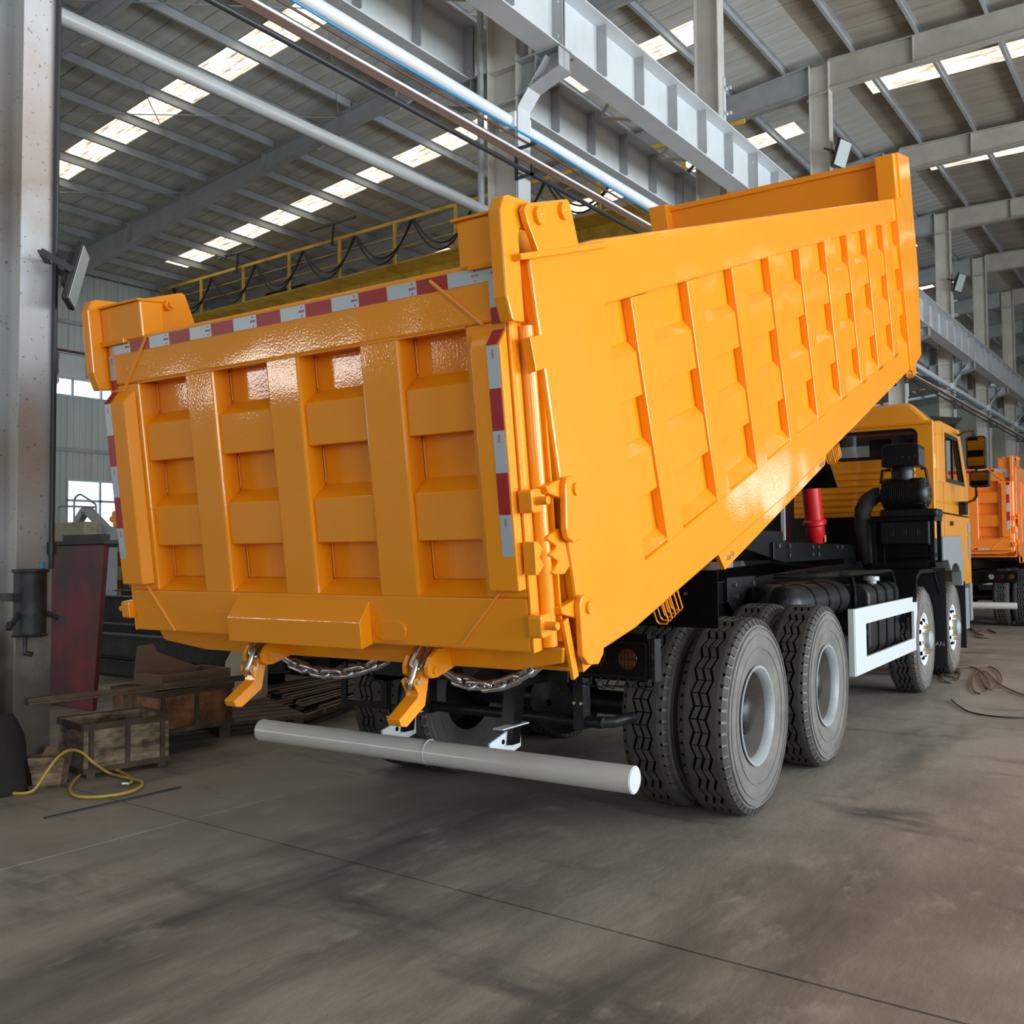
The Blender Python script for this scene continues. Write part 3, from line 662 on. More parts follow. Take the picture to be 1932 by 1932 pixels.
def make_body(parent, name='dump_body'):
    bm = MB()
    bm.box(XL+0.05, XRR-0.05, 0.02, 7.5, -0.04, 0.0)
    b = bm.build(name, 'orange', parent)
    side_wall(1, True, b); side_wall(-1, True, b)
    # rear edge channel seen between the tailgate and the side
    for s, x0, x1 in ((1, 1.02, 1.22), (-1, XL+0.03, XL+0.23)):
        MB().prism([(0.01, 0.0), (0.16, 0.0), (0.27, 1.60), (0.135, 1.60)], lambda a, q, t: (t, a, q), x0, x1).build('rear_pillar', 'orange', b, bevel=0.01)
    # bulkhead
    fw = MB().box(XL+0.2, XRR-0.16, 7.40, 7.46, -0.04, 2.02); fw.build('bulkhead', 'orange', b)
    MB().box(XL+0.2, XRR-0.16, 7.36, 7.46, 2.0, 2.05).build('bulkhead_rail', 'orange', b, bevel=0.006)
    for x0, x1 in ((XRR-0.17, XRR+0.0), (XL, XL+0.20)):
        MB().box(x0, x1, 7.25, 7.46, 1.62, 2.08).build('bulkhead_post', 'orange', b, bevel=0.006)
    MB().box(XL, XRR, 7.46, 7.95, 2.03, 2.06).build('bulkhead_hood', 'orange', b)
    # rear cross member with tapered ends, floor lip
    MB().prism([(-1.31, 0.11), (1.235, 0.11), (1.22, 0.045), (0.99, 0.0), (-0.95, -0.01), (-1.28, 0.03)], lambda a, q, t: (a, t, q), -0.125, 0.05).build('rear_cross_member', 'orange', b, bevel=0.006)
    MB().box(XL+0.05, XRR-0.03, 0.02, 0.10, -0.06, 0.0).build('floor_lip', 'orange', b, bevel=0.003)
    for x in (-0.43, 0.43): MB().box(x-0.05, x+0.05, 0.16, 7.45, -0.22, -0.04).build('floor_beam', 'black', b)
    for k in range(11): MB().box(XL+0.1, XRR-0.1, 0.7+0.62*k, 0.76+0.62*k, -0.13, -0.04).build('floor_joist', 'black', b)
    # lower sill with cut ends, bolts
    for X in (XRR-0.04, XL+0.04):
        MB().prism([(1.60, -0.08), (1.67, -0.20), (3.85, -0.16), (3.93, -0.08)], lambda a, q, t: (t, a, q), X-0.012, X+0.012).build('sill_plate', 'orange', b)
    for (u, v) in ((1.73, -0.150), (1.79, -0.148), (3.72, -0.13), (3.78, -0.13)):
        MB().cyl((XRR-0.05, u, v), (XRR-0.015, u, v), 0.014, 8).build('bolt', 'chrome', b)
    # splash boards hanging under the body
    MB().hexa([(-1.15, 4.02, -0.10), (1.19, 4.02, -0.10), (1.19, 4.04, -0.10), (-1.15, 4.04, -0.10)], [(-1.15, 4.24, -0.44), (1.19, 4.24, -0.44), (1.19, 4.26, -0.44), (-1.15, 4.26, -0.44)]).build('splash_board', 'black', b)
    # rung cages on the side
    for (u0, v0) in ((0.78, -0.05), (7.25, 0.0), (4.0, -0.08)):
        cage = MB()
        for k in range(5):
            uu = u0+0.045*k
            cage.tube([(XRR-0.06, uu, v0), (XRR-0.06, uu+0.03, v0-0.105), (XRR-0.05, uu+0.033, v0-0.12), (XRR-0.012, uu+0.033, v0-0.12), (XRR, uu+0.03, v0-0.105), (XRR, uu, v0)], 0.005, 6)
        cage.build('rung_cage', 'orange', b)
    # hinge plates, base plate, pins
    for s in (1, -1):
        xo = XRR if s > 0 else XL
        for x in (xo+s*0.012, xo-s*0.205):
            MB().prism([(0.15, 1.625), (0.106, 1.74), (0.10, 1.785), (0.13, 1.805), (0.447, 1.812), (0.466, 1.799), (0.485, 1.625)], lambda a, q, t: (t, a, q), x-0.013, x+0.013).build('hinge_plate', 'orange', b, bevel=0.004)
        for (u, v) in ((0.19, 1.755), (0.39, 1.765)):
            MB().lathe([(-0.02, 0.0), (-0.02, 0.035), (0.012, 0.035), (0.012, 0.013), (0.008, 0.0)], (xo+s*0.03, u, v), 'x', 20).build('hinge_boss', 'orange', b, smooth=True)
            MB().cyl((xo-0.19*s, u, v), (xo+0.03*s, u, v), 0.014, 10).build('hinge_pin', 'dark', b)
        MB().box(min(xo+s*0.03, xo-s*0.22), max(xo+s*0.03, xo-s*0.22), 0.01, 0.745, 1.603, 1.628).build('hinge_base', 'orange', b, bevel=0.005)
    MB().lathe([(0, 0), (0, 0.030), (0.03, 0.030), (0.035, 0.018), (0.05, 0.018), (0.05, 0)], (XL+0.22, 0.325, 1.755), 'x', 6).build('castle_nut', 'orange', b)
    # switch plate on the rear edge
    MB().box(1.215, 1.256, 0.01, 0.10, 1.19, 1.32).build('switch_plate', 'orange', b, bevel=0.003)
    # latch claws and locking teeth on the side
    def side_poly(name, pts, x0, x1, bv=0.006, m='orange'):
        MB().prism(pts, lambda a, q, t: (t, a, q), x0, x1).build(name, m, b, bevel=bv)
    for plate, claw, (pu, pv) in (([(0.031, 0.74), (0.051, 0.761), (0.094, 0.757), (0.150, 0.715), (0.120, 0.62), (0.078, 0.497), (0.018, 0.505), (-0.022, 0.535), (-0.022, 0.575)], [(-0.066, 0.758), (-0.006, 0.760), (0.04, 0.757), (0.09, 0.75), (0.043, 0.675), (-0.06, 0.729)], (0.10, 0.701)),
                                  ([(-0.024, 0.255), (0.0, 0.281), (0.035, 0.279), (0.105, 0.215), (0.118, 0.05), (0.10, -0.005), (0.045, -0.03), (-0.03, 0.0), (-0.068, 0.055)], [(-0.121, 0.282), (-0.02, 0.272), (0.04, 0.268), (-0.015, 0.193), (-0.115, 0.251)], (0.04, 0.221))):
        side_poly('latch_plate', plate, 1.257, 1.285); side_poly('latch_claw', claw, 1.215, 1.257)
        MB().cyl((1.25, pu, pv), (1.297, pu, pv), 0.026, 16).build('latch_pivot', 'orange', b, smooth=30)
    side_poly('locking_teeth', [(-0.006, 0.57), (-0.083, 0.566), (-0.097, 0.555), (-0.038, 0.506), (-0.103, 0.494), (-0.048, 0.447), (-0.108, 0.421), (-0.085, 0.405), (-0.02, 0.384), (0.03, 0.40), (0.03, 0.56)], 1.20, 1.24)
    MB().box(1.235, 1.25, -0.11, -0.07, -0.03, 0.22).build('edge_strip', 'orange', b)
    return b
body = make_body(truck)
body.location = BO; body.rotation_euler = (TH, 0, 0)

# ---- tailgate: local x, depth y (towards the body +), v
def make_gate(parent):
    XA, XB = -1.295, 1.174
    Pf = lambda a, q, t: (a, t, q)
    D = 0.115
    g = MB().prism([(XA, 0.02), (XB, 0.02), (XB, 1.515), (XA, 1.515)], Pf, D, D+0.03).build('tailgate', 'orange', parent)
    def piece(name, mb, bv=0.006, m='orange'): return mb.build(name, m, g, bevel=bv)
    piece('top_band', MB().prism([(XA, 1.30), (XB, 1.30), (XB, 1.534), (XA, 1.534)], Pf, 0.0, D), 0.012)
    piece('bottom_band', MB().prism([(XA, 0.02), (XB, 0.02), (XB, 0.235), (XA, 0.235)], Pf, 0.0, D), 0.010)
    for x0, x1 in ((XA, -1.075), (0.98, XB)):
        piece('side_band', MB().prism([(x0, 0.235), (x1, 0.235), (x1, 1.30), (x0, 1.30)], Pf, 0.0, D), 0.008)
    ribs = [(-0.711, -0.512), (-0.144, 0.060), (0.426, 0.640)]
    for x0, x1 in ribs: piece('rib', MB().box(x0, x1, 0.0, D, 0.225, 1.31), 0.012)
    cols = [(-1.075, -0.711), (-0.512, -0.144), (0.060, 0.426), (0.640, 0.98)]
    for a, b in cols:
        for v0, v1, c in ((0.897, 1.085, 1.146), (0.463, 0.661, 0.722)):
            piece('panel_block', MB().prism([(D, v0), (0.02, v0), (0.02, v1), (D, c)], lambda p, q, t: (t, p, q), a, b), 0.006)
        piece('panel_chamfer', MB().prism([(D, 0.22), (0.001, 0.235), (D, 0.292)], lambda p, q, t: (t, p, q), a, b), 0)
        w_ = MB(); e = D-0.005
        for pts in ([(a+.004, e, .30), (a+.004, e, .455)], [(a+.004, e, .73), (a+.004, e, .885)], [(a+.004, e, 1.155), (a+.004, e, 1.295)], [(a+.004, e, .296), (b-.004, e, .296)]):
            w_.tube(pts, 0.0045, 6)
        tag(w_.build('weld_bead', 'weld', g), kind='stuff')
    # side channels standing proud, bevelled tops
    for x0, x1, s in ((XA-0.0, -1.10, -1), (1.005, XB, 1)):
        i0, i1 = (x0, x1-0.03) if s < 0 else (x0+0.03, x1)
        piece('side_channel', MB().hexa([(x0, 0, 0.27), (x1, 0, 0.27), (i1, -0.055, 0.27), (i0, -0.055, 0.27)], [(x0, 0, 1.268), (x1, 0, 1.268), (i1, -0.055, 1.21), (i0, -0.055, 1.21)]), 0.006)
    # diagonal welds across the corners, patch plates
    wd = MB().tube([(0.834, -0.004, 1.50), (1.069, -0.004, 1.296)], 0.009, 6).tube([(-0.97, -0.004, 1.51), (-1.19, -0.004, 1.27)], 0.009, 6).tube([(-1.166, -0.003, 0.262), (-0.971, -0.003, 0.027)], 0.007, 6).tube([(1.066, -0.003, 0.273), (0.842, -0.003, 0.042)], 0.006, 6)
    wd.tube([(XA+.22, 0, 1.297), (0.98, 0, 1.297)], 0.004, 6)
    for xx in (XA+0.006, XB): wd.tube([(xx, 0.02, 0.03), (xx, 0.02, 1.50)], 0.007, 6)
    wd.tube([(XB+.03, 0.075, 0.05), (XB+.03, 0.075, 1.28)], 0.006, 6)
    tag(wd.build('weld_bead', 'weld', g), kind='stuff')
    piece('patch_plate', MB().prism(rrect(0.385, 0.557, 0.040, 0.128, 0.04), Pf, -0.008, 0.0), 0.003)
    piece('patch_plate', MB().prism([(-0.66, 0.125), (-0.50, 0.125), (-0.50, 0.135), (-0.64, 0.14)], Pf, -0.004, 0.0), 0.0)
    # step in the middle of the lower band
    piece('step_plate', MB().hexa([(-0.48, 0, 0.212), (0.362, 0, 0.212), (0.362, 0.0, 0.02), (-0.48, 0.0, 0.02)], [(-0.48, -0.075, 0.128), (0.362, -0.075, 0.128), (0.362, -0.075, 0.012), (-0.48, -0.075, 0.012)]), 0.003)
    # edge members on the right and left returns
    for s, xe in ((1, XB), (-1, XA)):
        MB().box(min(xe, xe+s*0.012), max(xe, xe+s*0.012), 0.0, 0.06, 0.02, 1.30).build('edge_plate', 'orange', g, bevel=0.003)
        MB().cyl((xe+s*0.02, 0.10, 0.03), (xe+s*0.02, 0.10, 1.28), 0.034, 14).build('edge_tube', 'orange', g, smooth=30)
        MB().box(min(xe, xe+s*0.055), max(xe, xe+s*0.055), 0.145, 0.157, 0.04, 1.30).build('edge_plate', 'orange', g)
        for v in (0.130, 0.610):
            lb = MB().prism(rrect(-0.030, 0.045, v-0.045, v+0.045, 0.014), lambda a, q, t: (t, a, q), xe+0.01, xe+s*0.072) if s > 0 else MB().prism(rrect(-0.030, 0.045, v-0.045, v+0.045, 0.014), lambda a, q, t: (t, a, q), xe-0.072, xe-0.01)
            lb.build('latch_block', 'orange', g, bevel=0.006)
            MB().cyl((xe+s*0.03, 0.006, v), (xe+s*0.125, 0.006, v), 0.017, 18).build('latch_pin', 'orange', g, smooth=30, bevel=0.004)
    MB().prism([(-0.03, 0.33), (-0.01, 0.329), (0.034, 0.36), (0.006, 0.395), (0.036, 0.423), (0.0, 0.456), (-0.025, 0.457)], lambda a, q, t: (t, a, q), XB+0.012, XB+0.066).build('locking_teeth', 'orange', g, bevel=0.003)
    # hook arms to the body hinges, boxes behind them
    for s, xe in ((1, 1.21), (-1, -1.345)):
        poly = [(-0.055, 1.284), (-0.084, 1.374), (-0.080, 1.69), (-0.05, 1.742), (-0.01, 1.752), (0.115, 1.750), (0.22, 1.72), (0.25, 1.65), (0.14, 1.655), (0.085, 1.652), (0.045, 1.635), (0.033, 1.60), (0.030, 1.284)]
        poly_old = [(-0.045, 1.26), (-0.065, 1.42), (-0.065, 1.76), (-0.03, 1.86), (0.01, 1.875), (0.17, 1.86), (0.30, 1.82), (0.27, 1.70), (0.16, 1.67), (0.10, 1.65), (0.075, 1.58), (0.075, 1.26)]
        MB().prism(poly, lambda a, q, t: (t, a, q), xe-0.03, xe+0.03).build('hook_arm', 'orange', g, bevel=0.008)
    for x0, x1 in ((0.985, 1.18), (-1.315, -0.985)):
        MB().box(x0, x1, -0.01, 0.13, 1.515, 1.70).build('hook_box', 'orange', g, bevel=0.010)
        MB().box(x0-0.02, x1, -0.02, 0.135, 1.70, 1.711).build('hook_box_lid', 'orange', g, bevel=0.002)
    # reflective tape with its small printed marks
    def tp(x0, x1, v0, v1, y, red, mark, vert=False):
        MB().box(x0, x1, y-0.0015, y, v0, v1).build('reflective_tape', 'tapered' if red else 'tapewhite', g)
        if mark:
            if vert: text('tape_print', 'IM3M', 0.014, 'taperedtext', g, ((x0+x1)/2, y-0.0022, v1-0.03), (R(90), R(90), 0))
            else:
                text('tape_print', 'IM3M', 0.014, 'taperedtext', g, (x1-0.024, y-0.0022, (v0+v1)/2), (R(90), 0, 0))
                for dz in (-0.02, 0.019): MB().prism(arc(x1-0.024, (v0+v1)/2+dz, 0.004, 0, 2*PI, 6)[:-1], Pf, y-0.0022, y-0.0016).build('tape_print', 'taperedtext', g)
    xs_ = [XA+0.035+0.1555*k for k in range(16)]
    for k in range(15): tp(xs_[k], xs_[k+1], 1.456, 1.513, -0.0005, k % 2 == 1, k % 2 == 0)
    tp(xs_[15]-0.155, 1.163, 1.456, 1.513, -0.001, False, True)
    tp(1.108, 1.162, 1.355, 1.456, -0.0005, False, True, True); tp(1.108, 1.162, 1.292, 1.355, -0.0005, True, False)
    tp(XA+0.004, XA+0.05, 1.33, 1.456, -0.0005, False, True, True); tp(XA+0.004, XA+0.05, 1.28, 1.33, -0.0005, True, False)
    for k in range(5):
        a = 1.205-0.16*k
        tp(1.112, 1.164, a-0.16, a, -0.0555, k % 2 == 1, k % 2 == 0, True)
        tp(XA+0.005, XA+0.055, a-0.16, a, -0.0555, k % 2 == 1, k % 2 == 0, True)
    for x0 in (1.112, XA+0.005):
        MB().hexa([(x0, -0.0015, 1.268), (x0+0.05, -0.0015, 1.268), (x0+0.05, -0.0565, 1.21), (x0, -0.0565, 1.21)], [(x0, -0.003, 1.269), (x0+0.05, -0.003, 1.269), (x0+0.05, -0.058, 1.211), (x0, -0.058, 1.211)]).build('reflective_tape', 'tapered', g)
    return g
gate = make_gate(truck); gate.location = GO; gate.rotation_euler = (TG, 0, 0)

# ---- tyres and wheels
def tyre_mesh():
    RR, W_, N = 0.560, 0.285, 25
    mb = MB(); hw = W_/2
    mb.lathe([(-0.115, 0.270), (-0.14, 0.34), (-hw, 0.43), (-0.138, 0.50), (-0.122, 0.530), (-0.115, 0.545), (0.115, 0.545), (0.122, 0.530), (0.138, 0.50), (hw, 0.43), (0.14, 0.34), (0.115, 0.270), (0.09, 0.262), (-0.09, 0.262), (-0.115, 0.270)], (0, 0, 0), 'x', 76, 1)
    for s in (-1, 1):
        for rr in (0.50, 0.46, 0.385): mb.lathe([(s*0.128 if rr > 0.45 else s*0.136, rr+0.008), (s*0.1455, rr+0.004), (s*0.1455, rr-0.004), (s*0.130 if rr > 0.45 else s*0.136, rr-0.008)], (0, 0, 0), 'x', 48, 1)
    # groove floor ring
    mb.lathe([(-0.116, 0.5455), (0.116, 0.5455)], (0, 0, 0), 'x', 76, 2)
    P = lambda x, a, r: (x, r*math.sin(a), r*math.cos(a))
    zig = lambda x, k: x+(0.012 if k % 2 else -0.012)
    def strip(xl, xr, zl, zr_, gap):
        for k in range(2*N):
            a0, a1 = 2*PI*(k+0.03*gap)/(2*N), 2*PI*(k+1-0.03*gap)/(2*N)
            l0, l1 = (zig(xl, k), zig(xl, k+1)) if zl else (xl, xl)
            r0, r1 = (zig(xr, k), zig(xr, k+1)) if zr_ else (xr, xr)
            t, b = RR, 0.544
            mb.add([P(l0, a0, b), P(r0, a0, b), P(r1, a1, b), P(l1, a1, b), P(l0, a0, t), P(r0, a0, t), P(r1, a1, t), P(l1, a1, t)],
                   [(4, 5, 6, 7), (0, 1, 5, 4), (1, 2, 6, 5), (2, 3, 7, 6), (3, 0, 4, 7)], 0)
    strip(-0.037, -0.008, True, True, 1.6); strip(0.008, 0.037, True, True, 1.6)
    strip(-0.090, -0.054, False, True, 0); strip(0.054, 0.090, True, False, 0)
    # shoulder lugs
    for s in (-1, 1):
        for k in range(54):
            a0, a1 = 2*PI*k/54, 2*PI*(k+0.74)/54
            q = [(s*0.0900, 0.5590), (s*0.118, 0.552), (s*0.136, 0.520), (s*0.122, 0.515), (s*0.0845, 0.540)]
            mb.prism(q, lambda x, r, t: (x, r*math.sin(t), r*math.cos(t)), a0, a1, 0)
        mb.lathe([(s*0.084, 0.5445), (s*0.084, 0.5588), (s*0.100, 0.5555), (s*0.100, 0.5445)], (0, 0, 0), 'x', 76, 0)
    return mb
tyre0 = tyre_mesh().build('tyre', ['rubber', 'side', 'groove'], None, smooth=32)
def wheel(parent, x, y, s, kind, first=[True]):
    """s = +1: outer face towards +x. kind: outer, inner, front"""
    if first[0]: t = tyre0; first[0] = False
    else: t = dup(tyre0, None, deep=False)
    t.parent = parent; t.location = (x, y, 0.56); t.rotation_euler = (random.random()*6, 0, 0)
    Y = lambda prof: [(s*a, r) for a, r in prof]
    if kind == 'front':
        r = MB().lathe(Y([(-0.12, 0.262), (0.118, 0.262), (0.126, 0.278), (0.122, 0.262), (0.10, 0.245), (0.06, 0.235), (0.10, 0.21), (0.135, 0.17), (0.14, 0.12), (0.14, 0.0)]), (0, 0, 0), 'x', 48).build('rim', 'rimwhite', t, smooth=30)
        for k in range(10):
            a = 2*PI*k/10; hb = MB().prism(arc(0.195*math.cos(a), 0.195*math.sin(a), 0.022, 0, 2*PI, 10)[:-1], lambda p, q, t_: (t_, p, q), s*0.105, s*0.128); hb.build('hand_hole', 'groove', t)
            nb = MB().cyl((s*0.14, 0.14*math.cos(a), 0.14*math.sin(a)), (s*0.165, 0.14*math.cos(a), 0.14*math.sin(a)), 0.019, 6).cyl((s*0.165, 0.14*math.cos(a), 0.14*math.sin(a)), (s*0.19, 0.14*math.cos(a), 0.14*math.sin(a)), 0.012, 6)
            nb.build('wheel_nut', 'brass', t)
        MB().lathe(Y([(0.13, 0.10), (0.19, 0.095), (0.21, 0.06), (0.21, 0)]), (0, 0, 0), 'x', 24).build('hub', 'rimgrey', t, smooth=30)
    elif kind == 'outer':
        MB().lathe(Y([(-0.12, 0.262), (0.110, 0.262), (0.128, 0.285), (0.134, 0.284), (0.134, 0.272), (0.120, 0.258), (0.10, 0.246), (0.085, 0.243)]), (0, 0, 0), 'x', 64).build('rim', 'rimgrey', t, smooth=30)
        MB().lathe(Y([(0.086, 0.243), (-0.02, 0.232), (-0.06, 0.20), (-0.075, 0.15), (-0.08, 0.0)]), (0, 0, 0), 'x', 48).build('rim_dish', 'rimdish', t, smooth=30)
        hb = MB().lathe(Y([(-0.08, 0.155), (0.01, 0.155), (0.012, 0.125), (0.05, 0.118), (0.075, 0.095), (0.088, 0.05), (0.09, 0.0)]), (0, 0, 0), 'x', 28)
        hb.build('hub', 'satin', t, smooth=35)
        for k in range(10):
            a = 2*PI*k/10; MB().cyl((s*0.005, 0.140*math.cos(a), 0.140*math.sin(a)), (s*0.026, 0.140*math.cos(a), 0.140*math.sin(a)), 0.012, 6).build('wheel_nut', 'satin', t)
    else:
        MB().lathe(Y([(-0.12, 0.262), (0.12, 0.262), (0.12, 0.24), (0.0, 0.22), (0.0, 0.0)]), (0, 0, 0), 'x', 32).build('rim', 'satin', t, smooth=30)
    return t
XCW = -0.03
for y in (0.13, 1.58):
    for s in (1, -1):
        wheel(truck, XCW+s*1.185, y, s, 'outer'); wheel(truck, XCW+s*0.845, y, s, 'inner')
    MB().cyl((-0.75, y, 0.56), (0.72, y, 0.56), 0.075, 14).lathe([(-0.2, 0.02), (-0.17, 0.16), (-0.08, 0.22), (0.08, 0.22), (0.17, 0.16), (0.2, 0.02)], (0, y, 0.56), 'y', 18).build('axle', 'satin', truck, smooth=35)
for y in (5.62, 7.45):
    for s in (1, -1): wheel(truck, XCW+s*1.10, y, s, 'front')
    MB().box(-0.9, 0.87, y-0.05, y+0.05, 0.46, 0.56).build('axle', 'satin', truck)

# ---- chassis
def tp_(name, mb, m='black', **k): return mb.build(name, m, truck, **k)
for s in (1, -1):
    x = 0.42*s
    tp_('frame_rail', MB().box(x-0.005, x+0.005, -1.25, 8.7, 0.80, 1.10).box(min(x, x-s*0.08), max(x, x-s*0.08), -1.25, 8.7, 0.80, 0.81).box(min(x, x-s*0.08), max(x, x-s*0.08), -1.25, 8.7, 1.09, 1.10))
    tp_('subframe_rail', MB().prism([(-1.35, 1.11), (6.2, 1.11), (6.2, 1.385), (-0.6, 1.20), (-1.35, 1.14)], YZ, x-0.03, x+0.03), bevel=0.004)
    tp_('suspension_bracket', MB().prism([(0.55, 1.05), (1.15, 1.05), (1.05, 0.55), (0.85, 0.42), (0.65, 0.55)], YZ, x+s*0.02-0.02, x+s*0.02+0.02), 'satin', bevel=0.004)
    lf = MB()
    for q in range(7): lf.box(x+s*0.06-0.045, x+s*0.06+0.045, 0.855-0.85+0.09*q, 0.855+0.85-0.09*q, 0.78-0.028*q-0.02, 0.78-0.028*q+0.002)
    tp_('leaf_spring', lf, 'satin')
    tp_('trunnion_plate', MB().prism([(1.80, 1.30), (2.42, 1.30), (2.52, 1.06), (2.25, 0.92), (2.0, 1.0), (1.80, 1.12)], YZ, x+s*0.05-0.012, x+s*0.05+0.012), 'satin', bevel=0.003)
for (y, z) in ((1.92, 1.24), (2.32, 1.25), (2.28, 1.16), (1.95, 1.15)): tp_('bolt', MB().cyl((0.48, y, z), (0.51, y, z), 0.018, 6), 'chrome')
for y in (-1.2, 0.85, 2.7, 4.2, 6.0, 8.4): tp_('cross_member', MB().box(-0.41, 0.41, y-0.05, y+0.05, 0.84, 1.06))
MB().cyl((-0.6, -1.3, 1.16), (0.6, -1.3, 1.16), 0.05, 16).build('tipping_pivot', 'black', truck, smooth=30)
for s in (1, -1): tp_('pivot_bracket', MB().prism([(-1.65, 1.02), (-1.10, 0.85), (-1.10, 1.2), (-1.3, 1.26)], YZ, s*0.5-0.015, s*0.5+0.015))
tp_('rear_light_beam', MB().box(-1.20, 1.14, -1.02, -0.98, 0.87, 1.10))
# mounting plates of the hoist
mp_ = tp_('hoist_plate', MB().prism([(3.0, 1.43), (3.0, 1.585), (5.75, 1.57), (5.75, 1.42), (3.3, 1.40)], YZ, 0.43, 0.455), bevel=0.004)
tp_('hoist_plate', MB().prism([(2.15, 1.54), (2.25, 1.68), (3.35, 1.68), (3.35, 1.44), (3.05, 1.44)], YZ, 0.41, 0.43), bevel=0.004)
tp_('hoist_plate', MB().box(-0.455, -0.43, 2.2, 5.75, 1.40, 1.68))
for (y, z) in ((3.12, 1.55), (3.42, 1.55), (3.42, 1.46), (4.15, 1.54), (4.35, 1.54), (4.15, 1.47), (4.35, 1.47), (5.05, 1.54), (5.25, 1.54)):
    MB().cyl((0.455, y, z), (0.472, y, z), 0.022, 6).build('bolt', 'chrome' if y < 3.2 else 'dark', mp_)
tp_('hoist_cradle', MB().box(-0.42, 0.42, 5.5, 6.0, 1.30, 1.56))
# red telescopic hoist
cyb = Vector((0.06, 5.75, 1.52)); ctp = Vector((0.0, 5.25, 4.0))
dd = (ctp-cyb).normalized()
hc = MB().tube([cyb, cyb+dd*0.12, cyb+dd*0.16, cyb+dd*0.27], [0.075, 0.085, 0.105, 0.105], 28).tube([cyb+dd*0.27, cyb+dd*0.29, cyb+dd*0.33, cyb+dd*0.35], [0.105, 0.13, 0.13, 0.105], 28).tube([cyb+dd*0.35, cyb+dd*1.25], 0.104, 28)
hoist = tp_('hoist_cylinder', hc, 'red', smooth=35)
MB().tube([cyb+dd*1.25, cyb+dd*2.55], 0.082, 24).build('hoist_stage', 'chrome', hoist, smooth=35)
MB().box(0.155, 0.16, 5.70, 5.76, 1.60, 1.68).build('warning_sticker', 'hoseY', hoist)
# black hydraulic tank beside the hoist with its sight glass
hyd = tp_('hydraulic_tank', MB().box(-0.75, -0.10, 5.05, 5.45, 1.42, 2.35), bevel=0.015)
MB().box(-0.12, -0.08, 5.02, 5.05, 1.62, 2.12).build('sight_glass', 'tapewhite', hyd); MB().box(-0.115, -0.085, 5.015, 5.02, 1.65, 1.74).build('sight_glass_fluid', 'hoseY', hyd)
MB().prism(rrect(-0.62, -0.38, 1.72, 1.92, 0.02), XZ, 5.035, 5.05).build('tank_recess', 'plastic', hyd)
# air tanks
def tank(name, x, z, r, y0, y1, bands=()):
    prof = [(y0, 0.0), (y0+0.02, r*0.55), (y0+0.06, r*0.88), (y0+0.11, r)]+[(y1-0.11, r), (y1-0.06, r*0.88), (y1-0.02, r*0.55), (y1, 0.0)]
    t = MB().lathe(prof, (x, 0, z), 'y', 28).build(name, 'satin', truck, smooth=35)
    for b in bands: MB().lathe([(b, r), (b, r+0.006), (b+0.04, r+0.006), (b+0.04, r)], (x, 0, z), 'y', 28).build('strap', 'black', t, smooth=35)
    MB().cyl((x, y1-0.01, z), (x, y1+0.02, z), 0.018, 8).build('drain_plug', 'brass', t)
    return t
tank('air_tank', 0.845, 1.085, 0.148, 1.90, 3.52, (2.35, 2.75, 3.1)); tank('air_tank', 0.60, 1.095, 0.14, 2.15, 4.15, (2.6, 3.5)); tank('air_tank', 0.92, 0.66, 0.12, 2.35, 3.42, (2.8,))
# fuel tank
ft = tp_('fuel_tank', MB().prism(rrect(0.62, 1.10, 0.55, 1.19, 0.10, 5), XZ, 3.66, 4.92), 'satin', smooth=35, bevel=0.02)
for y in (3.95, 4.3, 4.65):
    MB().prism(rrect(0.61, 1.11, 0.54, 1.20, 0.105, 5), XZ, y, y+0.05, holes=[rrect(0.62, 1.10, 0.55, 1.19, 0.10, 5)]).build('strap', 'black', ft)
MB().lathe([(0, 0), (0, 0.045), (0.035, 0.045), (0.035, 0.075), (0.075, 0.07), (0.08, 0.0)], (0.98, 4.28, 1.18), 'z', 20).build('filler_cap', 'rimgrey', ft, smooth=30)
# guard hoops over the tanks
for x, ya, yb in ((0.98, 2.3, 3.62), (1.05, 3.0, 4.95), (0.86, 3.6, 4.75)):
    pts = [(x-0.3, ya, 1.30), (x, ya+0.1, 1.30)]+[(x, yb-0.22+0.22*math.sin(a), 1.08+0.22*math.cos(a)) for a in (0, .3, .6, .9, 1.2, 1.57)]+[(x, yb, 0.62)]
    tp_('guard_hoop', MB().tube(pts, 0.021, 10), smooth=50)
# side guard
sg = MB().prism([(2.70, 0.49), (5.22, 0.49), (5.22, 1.03), (2.70, 1.03)], YZ, 1.18, 1.21, holes=[[(3.05, 0.615), (3.05, 0.89), (5.06, 0.89), (5.06, 0.615)]])
tp_('side_guard', sg, 'white', bevel=0.004); tp_('side_guard', MB().box(1.155, 1.20, 2.685, 2.70, 0.49, 1.03), 'white')
sg2 = MB().prism([(2.70, 0.49), (5.22, 0.49), (5.22, 1.03), (2.70, 1.03)], YZ, -1.27, -1.24, holes=[[(3.05, 0.615), (3.05, 0.89), (5.06, 0.89), (5.06, 0.615)]]); tp_('side_guard', sg2, 'white')
for y in (3.2, 4.9): tp_('guard_stay', MB().box(0.45, 1.18, y-0.02, y+0.02, 0.78, 0.83))
